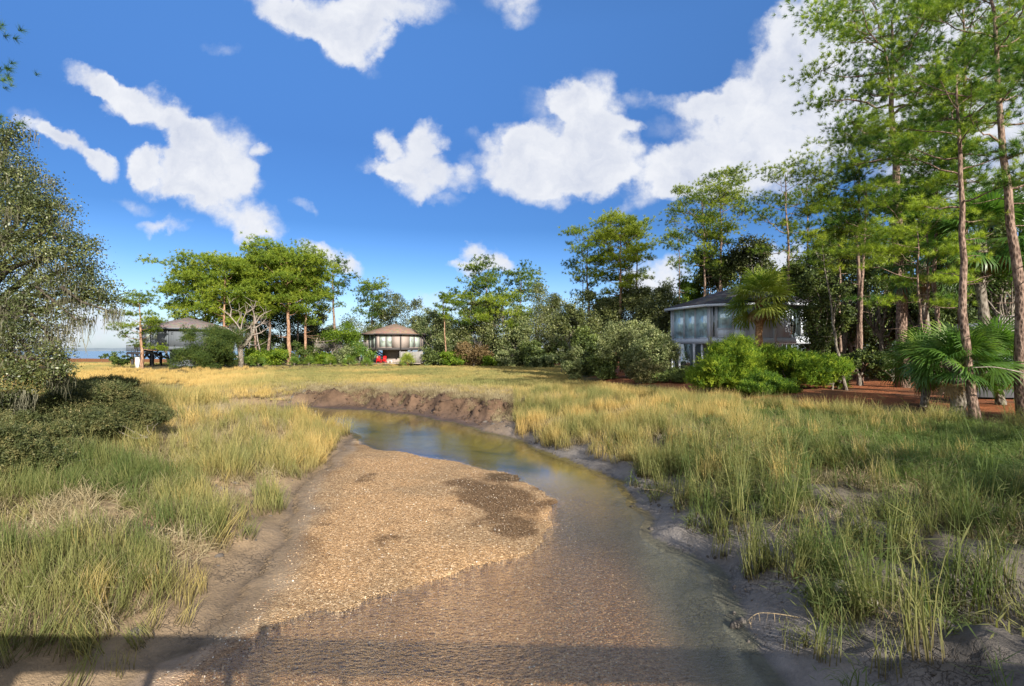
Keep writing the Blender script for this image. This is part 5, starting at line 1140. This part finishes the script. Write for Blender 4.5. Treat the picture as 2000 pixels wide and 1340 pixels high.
PT('thin leaning bare pine with sparse crown right of the house', 1655, 30, 1606, 455, 1.7, c0=.75, nb=9, r0=.10, seed=35, tint=.5, lod='mid', leaf='pine_mid', dens=.4, group=NG, bark='bark_grey')
PT('pine trunk in the shade left of the big left pine', 1680, 36, 1690, 330, 2.6, c0=.6, nb=14, r0=.17, seed=36, tint=.4, lod='mid', leaf='pine_near', dens=.9, group=NG, bark='bark_near')
PT('young bright green pine with layered sprays in front of the big left pine', 1812, 24.5, 1790, 372, 3.2, c0=.50, nb=13, r0=.09, seed=37, tint=.85, lod='near', leaf='pine_near', dens=1.5, group=NG, bark='bark_near', flat=.25, offx=-1.3)
PT('tall pine rising behind the near row, crown at the top edge', 1885, 30, 1880, -60, 4.2, c0=.6, nb=20, r0=.22, seed=38, tint=.5, lod='mid', leaf='pine_near', dens=1.0, group=NG, bark='bark_near')
pine('large pine just outside the right edge whose boughs hang into the picture', (17.0, 14.2, ground_z(17.0, 14.2)), (15.8, 14.0, 19.5), 3.6, c0=.45, nb=19, r0=.22, seed=39, tint=.55, lod='near', leaf='pine_near', dens=1.2, group=NG, bark='bark_near', offx=-.6)
# off-frame trees behind the right shoulder that shade the near right bank
sg = 'trees shading the footbridge'
leafy('broad live oak on the bank behind the footbridge', (21.5, -8.0, 1.6), (20.5, -7.5, 7.6), (4.6, 4.5, 3.0), n=5500, size=.42, leaf='oak', tint=.5, lobes=22, seed=200, group=sg, spread=1.15)
leafy('second live oak behind the footbridge, nearer the pines', (28.0, -3.0, 1.8), (27.0, -2.0, 8.4), (4.8, 4.5, 3.2), n=6500, size=.42, leaf='oak', tint=.5, lobes=22, seed=201, group=sg, spread=1.15)

# ================================================================ the near oak at the left with its moss
rng = np.random.default_rng(77)
def lp(px, py, Yd): return np.array(at(px, py, Yd))
e = empty('live_oak_tree', (-19.5, 16.0, ground_z(-19.5, 16.0)), 'large live oak draped with spanish moss at the left edge', 'tree')
b = MB(); fk = np.array((-18.5, 15.5, 5.0)); b.tube(wander((-19.5, 16, .6), fk, 6, .04, rng), np.linspace(.6, .4, 6), 10)
LB = [(-60,300,16,70),(-30,360,15,75),(30,330,15.5,55),(20,390,14.5,70),(60,420,15,62),(-10,460,14,80),(90,450,14.5,48),(120,500,15,50),(60,510,14,60),(10,540,15,70),(150,520,14.5,40),(185,560,14.8,42),(205,585,15,30),(130,570,14.5,45),(70,590,14,55),(10,620,14,65),(95,640,14.2,40),(40,680,13.8,50),(-30,690,14,70),(60,730,13.6,38),(0,285,15.8,40),(15,262,15.8,26),(110,690,13.6,20),(118,720,13.4,16),(-40,760,13.4,60),(100,405,15.2,36),(50,370,15.5,46),(160,480,15,32),(30,740,13.2,36)]
c = MB(); A, Nn, Ti = [], [], []; mp_ = []
for (px, py, Yd, rr) in LB:
    L0 = lp(px, py, Yd); r_ = rr * Yd / F; P = wander(fk, L0, 8, .06, rng, .02); b.tube(P, np.linspace(.17, .03, 8), 6, cap=False)
    dens_ = (r_ / .8) ** 2
    for q in range(int(40 * dens_) + 10):
        d = unit(rng.normal(size=3) + (0, 0, .2)); cc = L0 + d * r_ * rng.uniform(.25, 1.12) * (1, 1.1, .9)
        if rng.random() < .3: b.tube([L0 + (cc - L0) * .3, cc + (0, 0, -.03)], [.015, .005], 4, cap=False)
        m_ = rng.integers(30, 62); sg_ = .145
        A.append(cc + rng.normal(size=(m_, 3)) * sg_ * (1, 1, .7)); Nn.append(unit(rng.normal(size=(m_, 3)) + (0, 0, .6))); Ti.append(.43 + rng.normal(0, .18) + rng.normal(0, .10, m_))
    for q in range(int(5 * dens_) + 2): mp_.append(L0 + rng.normal(size=3) * r_ * .55 + (0, 0, -r_ * .35))
# long low branch ends hanging over the marsh
for path in ([(120,560),(160,590),(205,605),(232,612)], [(40,590),(85,640),(120,700),(128,745)], [(20,640),(60,690),(90,715),(135,735)], [(70,560),(120,600),(150,625),(170,622)]):
    P = np.array([lp(x, y, 14 + rng.normal(0, .15)) for x, y in path]); b.tube(P, np.linspace(.05, .012, len(P)), 5, cap=False)
    for s in np.linspace(.2, 1, 16):
        q = np.array([np.interp(s, np.linspace(0, 1, len(P)), P[:, k]) for k in range(3)]); m_ = 16; A.append(q + rng.normal(size=(m_, 3)) * .12); Nn.append(unit(rng.normal(size=(m_, 3)) + (0, 0, .6))); Ti.append(.45 + rng.normal(0, .17, m_))
        if rng.random() < .5: mp_.append(q)
b.build('trunk', M['bark_dark'], e, True)
A = np.concatenate(A); Nn = np.concatenate(Nn); Ti = np.clip(np.concatenate(Ti), 0, 1)
c.scatter(LEAF[0], LEAF[1], frames(Nn, rng), A, .072 * rng.uniform(.6, 1.25, len(A)), Ti); c.build('crown', M['oak'], e)
mp_ += [lp(172, 622, 14), lp(173, 618, 14)] + [lp(rng.uniform(-10, 150), rng.uniform(560, 740), 13.9) for _ in range(50)]
mo = MB(); hang_moss(mo, mp_, rng, .8, 14, .010); mo.build('spanish_moss', M['moss'], e)
# pine bough tip at the upper left edge: a pine standing outside the frame
pine('pine outside the left edge with one bough tip in view high up', (-20.8, 17.5, 1.0), (-20.8, 17.5, 14.9), 3.4, c0=.80, nb=9, r0=.2, seed=71, tint=.35, lod='near', leaf='pine_near', dens=1.2, offx=.5)
# shrubs in the left marsh
SH = 'dark marsh shrubs at the left'
for i, (px, Yd, cy, rx, rz, lb) in enumerate([(40, 14.5, 830, 95, 60, 'dark marsh shrub at the left edge below the live oak'), (228, 16.5, 803, 66, 38, 'rounded marsh shrub farthest right of the left shrubs'), (150, 15.5, 820, 90, 45, 'olive marsh shrub between the edge and the rounded one'), (-30, 12, 880, 90, 55, 'shaded marsh shrub cut by the left edge'), (60, 12.2, 900, 70, 30, 'low straggling shrub in front of the dark ones'),
                                               (180, 19, 762, 44, 16, 'low twiggy shrub near the muddy inlet')]):
    LT(lb, px, Yd, px, cy, rx, rz, seed=160 + i, n=24000, size=.062, leaf='shrub', tint=.5, lobes=34, group=SH, name='marsh_shrub', cat='shrub', stems=5, r0=.035, clump=.26, ry=1.3, spread=1.15, tmpl=SPRAY_M)

# ================================================================ things in the mud at the lower right
def lump(name, label, cat, x, y, size, rz, m_, tilt=0.1, seed=0, cut=.55):
    rng = np.random.default_rng(seed); bm = MB(); z = ground_z(x, y); nn = 10; rings = [(-.5, .38), (-.42, .5), (-.1, .55), (.25, .5), (.44, .40), (.5, .28)]; V = []
    for (u, r_) in rings:
        for k in range(nn): a = 2 * math.pi * k / nn; q = r_ * (1 + rng.normal(0, .07)); V.append((u + rng.normal(0, .015), math.copysign(abs(math.cos(a)) ** cut, math.cos(a)) * q, math.copysign(abs(math.sin(a)) ** cut, math.sin(a)) * q * .8))
    V = np.array(V) * size; Mx = Matrix.Translation((x, y, z + size[2] * .22)) @ Matrix.Rotation(rz, 4, 'Z') @ Matrix.Rotation(tilt, 4, 'Y')
    V = V @ np.array(Mx.to_3x3()).T + np.array(Mx.translation)
    Q = [(i * nn + k, i * nn + (k + 1) % nn, (i + 1) * nn + (k + 1) % nn, (i + 1) * nn + k) for i in range(len(rings) - 1) for k in range(nn)]
    Vc = np.vstack([V, V[:nn].mean(0), V[-nn:].mean(0)]); c0 = len(V)
    bm.add(Vc, quads=Q, tris=[(c0, (k + 1) % nn, k) for k in range(nn)] + [(c0 + 1, c0 - nn + k, c0 - nn + (k + 1) % nn) for k in range(nn)])
    return tag(bm.build(name, m_), label, cat)
lump('driftwood_block', 'short squared grey green block of wood lying in the right bank mud', 'driftwood', 4.78, 7.15, (.52, .26, .22), R(-52), M['stone'], .2, 1)
lump('driftwood_plank', 'longer pale split plank half buried right of the squared block', 'driftwood', 5.62, 7.25, (1.15, .34, .16), R(-28), M['stone'], .12, 2)
def arc(name, label, pts, rad, m_, leaves=0, cat='reed'):
    rng = np.random.default_rng(len(label)); b = MB(); P = np.array(pts); tt = np.linspace(0, 1, len(P)); t2 = np.linspace(0, 1, 18); P2 = np.stack([np.interp(t2, tt, P[:, k]) for k in range(3)], 1)
    for _ in range(3): P2[1:-1] = (P2[:-2] + P2[1:-1] * 2 + P2[2:]) / 4
    b.tube(P2, np.linspace(rad, rad * .35, 18), 5)
    for i in range(leaves):
        q = P2[rng.integers(6, 18)]; d = rng.normal(size=3) * (.05, .05, .02) + (-.02, 0, -.12); s = np.array((.006, .006, 0)); b.add([q - s, q + s, q + d * .6 + s, q + d * .6 - s, q + d + (0, 0, -.04)], quads=[(0, 1, 2, 3)], tris=[(3, 2, 4)])
    return tag(b.build(name, m_), label, cat)
arc('fallen_reed', 'long dry reed arching over the mud towards the water beside the wood block', [at(1645, 1235, 6.9), at(1590, 1212, 7.0), at(1530, 1200, 7.1), at(1480, 1195, 7.2), at(1462, 1210, 7.2)], .009, M['fern'], 10)
arc('fallen_reed', 'green fallen reed stem crossing the mud at the bottom edge', [at(1720, 1290, 6.5), at(1660, 1300, 6.5), at(1590, 1322, 6.35), at(1520, 1345, 6.2)], .012, M['cedar'], 14)
arc('fallen_reed', 'bare straw stem lying from the far reeds on the right bank to the water', [at(1330, 975, 13.0), at(1290, 958, 13.2), at(1255, 955, 13.4)], .012, M['fern'], 0)
arc('driftwood_branch', 'bare grey branch crossing in front of the rightmost pine trunk', [at(2060, 742, 18), at(1985, 725, 18), at(1940, 716, 18.1), at(1900, 718, 18.2)], .03, M['bark_pale'], 0, 'branch')
lump('wood_post', 'short broken post standing at the left end of the far mud bank', 'post', atX(617, 33.5), 33.5, (.9, .16, .16), 0, M['bark_grey'], R(88), 4)

# ================================================================ footbridge whose railing throws the shadow, and the photographer on it
BR = Matrix.Rotation(R(-2.7), 4, 'Z')
def bp_(x, y, z): v = BR @ Vector((x, y, z)); return v
e = empty('footbridge', (0, 0, 0), 'wooden footbridge over the creek with a plank railing, casting the long shadow in front', 'bridge')
p = MB()
for k in range(90): p.box(-10.6 + k * .24, -.95, 2.46, .225, 2.5, .05, BR)
p.build('deck', M['wood_grey'], e)
for nm, z0, hh_, w_ in (('top_rail', 3.455, .045, .16), ('rail_board', 3.275, .30, .045)):
    for yy in (.32, -2.15):
        p = MB(); p.box(0, yy - (.04 if nm == 'rail_board' else 0), z0, 21.6, w_, hh_, BR); p.build(nm, M['wood_grey'], e)
for k in (-9.4, -6.2, -3.1, 2.95, 6.1, 9.2):
    for yy in (.22, -2.05): p = MB(); p.box(k, yy, 2.95, .15, .12, 1.1, BR); p.build('rail_post', M['wood_grey'], e)
for k in (-7.9, -4.8, -1.6, -.62, .83, 2.28, 3.9, 5.0, 7.6): p = MB(); p.box(k, .25, 2.85, .085, .05, .8, BR); p.build('baluster', M['wood_grey'], e)
for k in (-9, -5.2, 5.2, 9):
    for yy in (-.1, -1.8): p = MB(); z0 = ground_z(k, yy) - .5; p.box(k, yy, (z0 + 2.43) / 2, .25, .25, 2.43 - z0, BR); p.build('pile', M['wood_grey'], e)
# person, standing, both hands raised to the face
J = {'pel': (.20, -.62, 3.42), 'ch': (.20, -.60, 3.80), 'nk': (.20, -.56, 3.93), 'hd': (.20, -.52, 4.04), 'tp': (.20, -.52, 4.14),
     'ls': (.03, -.57, 3.86), 'le': (-.09, -.42, 3.66), 'lw': (.12, -.24, 3.86), 'lh': (.155, -.19, 3.90), 'rs': (.37, -.57, 3.86), 're': (.49, -.42, 3.66), 'rw': (.27, -.24, 3.86), 'rh': (.235, -.19, 3.90),
     'lk': (.11, -.60, 2.95), 'la': (.10, -.64, 2.56), 'lt': (.09, -.48, 2.51), 'rk': (.29, -.60, 2.95), 'ra': (.30, -.64, 2.56), 'rt': (.31, -.48, 2.51)}
rr_ = {'pel': .15, 'ch': .15, 'nk': .055, 'hd': .095, 'tp': .07, 'ls': .065, 'le': .045, 'lw': .028, 'lh': .03, 'rs': .065, 're': .045, 'rw': .028, 'rh': .03, 'lk': .06, 'la': .04, 'lt': .035, 'rk': .06, 'ra': .04, 'rt': .035}
names = list(J); E_ = [('pel', 'ch'), ('ch', 'nk'), ('nk', 'hd'), ('hd', 'tp'), ('ch', 'ls'), ('ls', 'le'), ('le', 'lw'), ('lw', 'lh'), ('ch', 'rs'), ('rs', 're'), ('re', 'rw'), ('rw', 'rh'), ('pel', 'lk'), ('lk', 'la'), ('la', 'lt'), ('pel', 'rk'), ('rk', 'ra'), ('ra', 'rt')]
vs = [J[n] for n in names]; ed = [(names.index(a), names.index(c)) for a, c in E_]; rd = [rr_[n] for n in names]
for hnd, sgn in (('lh', 1), ('rh', -1)):
    for f in range(5):
        q = np.array(J[hnd]) + (sgn * (.004 * f), .012, .02 - .016 * f); vs += [tuple(q), tuple(q + (sgn * .025, .02, .004)), tuple(q + (sgn * .04, .0, .0))]; n0 = len(vs) - 3
        ed += [(names.index(hnd), n0), (n0, n0 + 1), (n0 + 1, n0 + 2)]; rd += [.010, .009, .008]
me = bpy.data.meshes.new('person'); me.from_pydata(vs, ed, []); po = bpy.data.objects.new('person', me); COL.objects.link(po); me.materials.append(M['cloth'])
sk = po.modifiers.new('skin', 'SKIN'); po.modifiers.new('smooth', 'SUBSURF').levels = 1
for i, v in enumerate(me.skin_vertices[0].data if me.skin_vertices else []): v.radius = (rd[i], rd[i])
if not me.skin_vertices:
    me.attributes  # skin layer is made by the operator-free path below
    import bmesh
    bm = bmesh.new(); bm.from_mesh(me); ly = bm.verts.layers.skin.verify()
    for i, v in enumerate(bm.verts): v[ly].radius = (rd[i], rd[i]); v[ly].use_root = (i == 0)
    bm.to_mesh(me); bm.free()
tag(po, 'person in a dark jacket standing on the footbridge with both hands raised to the face', 'person')
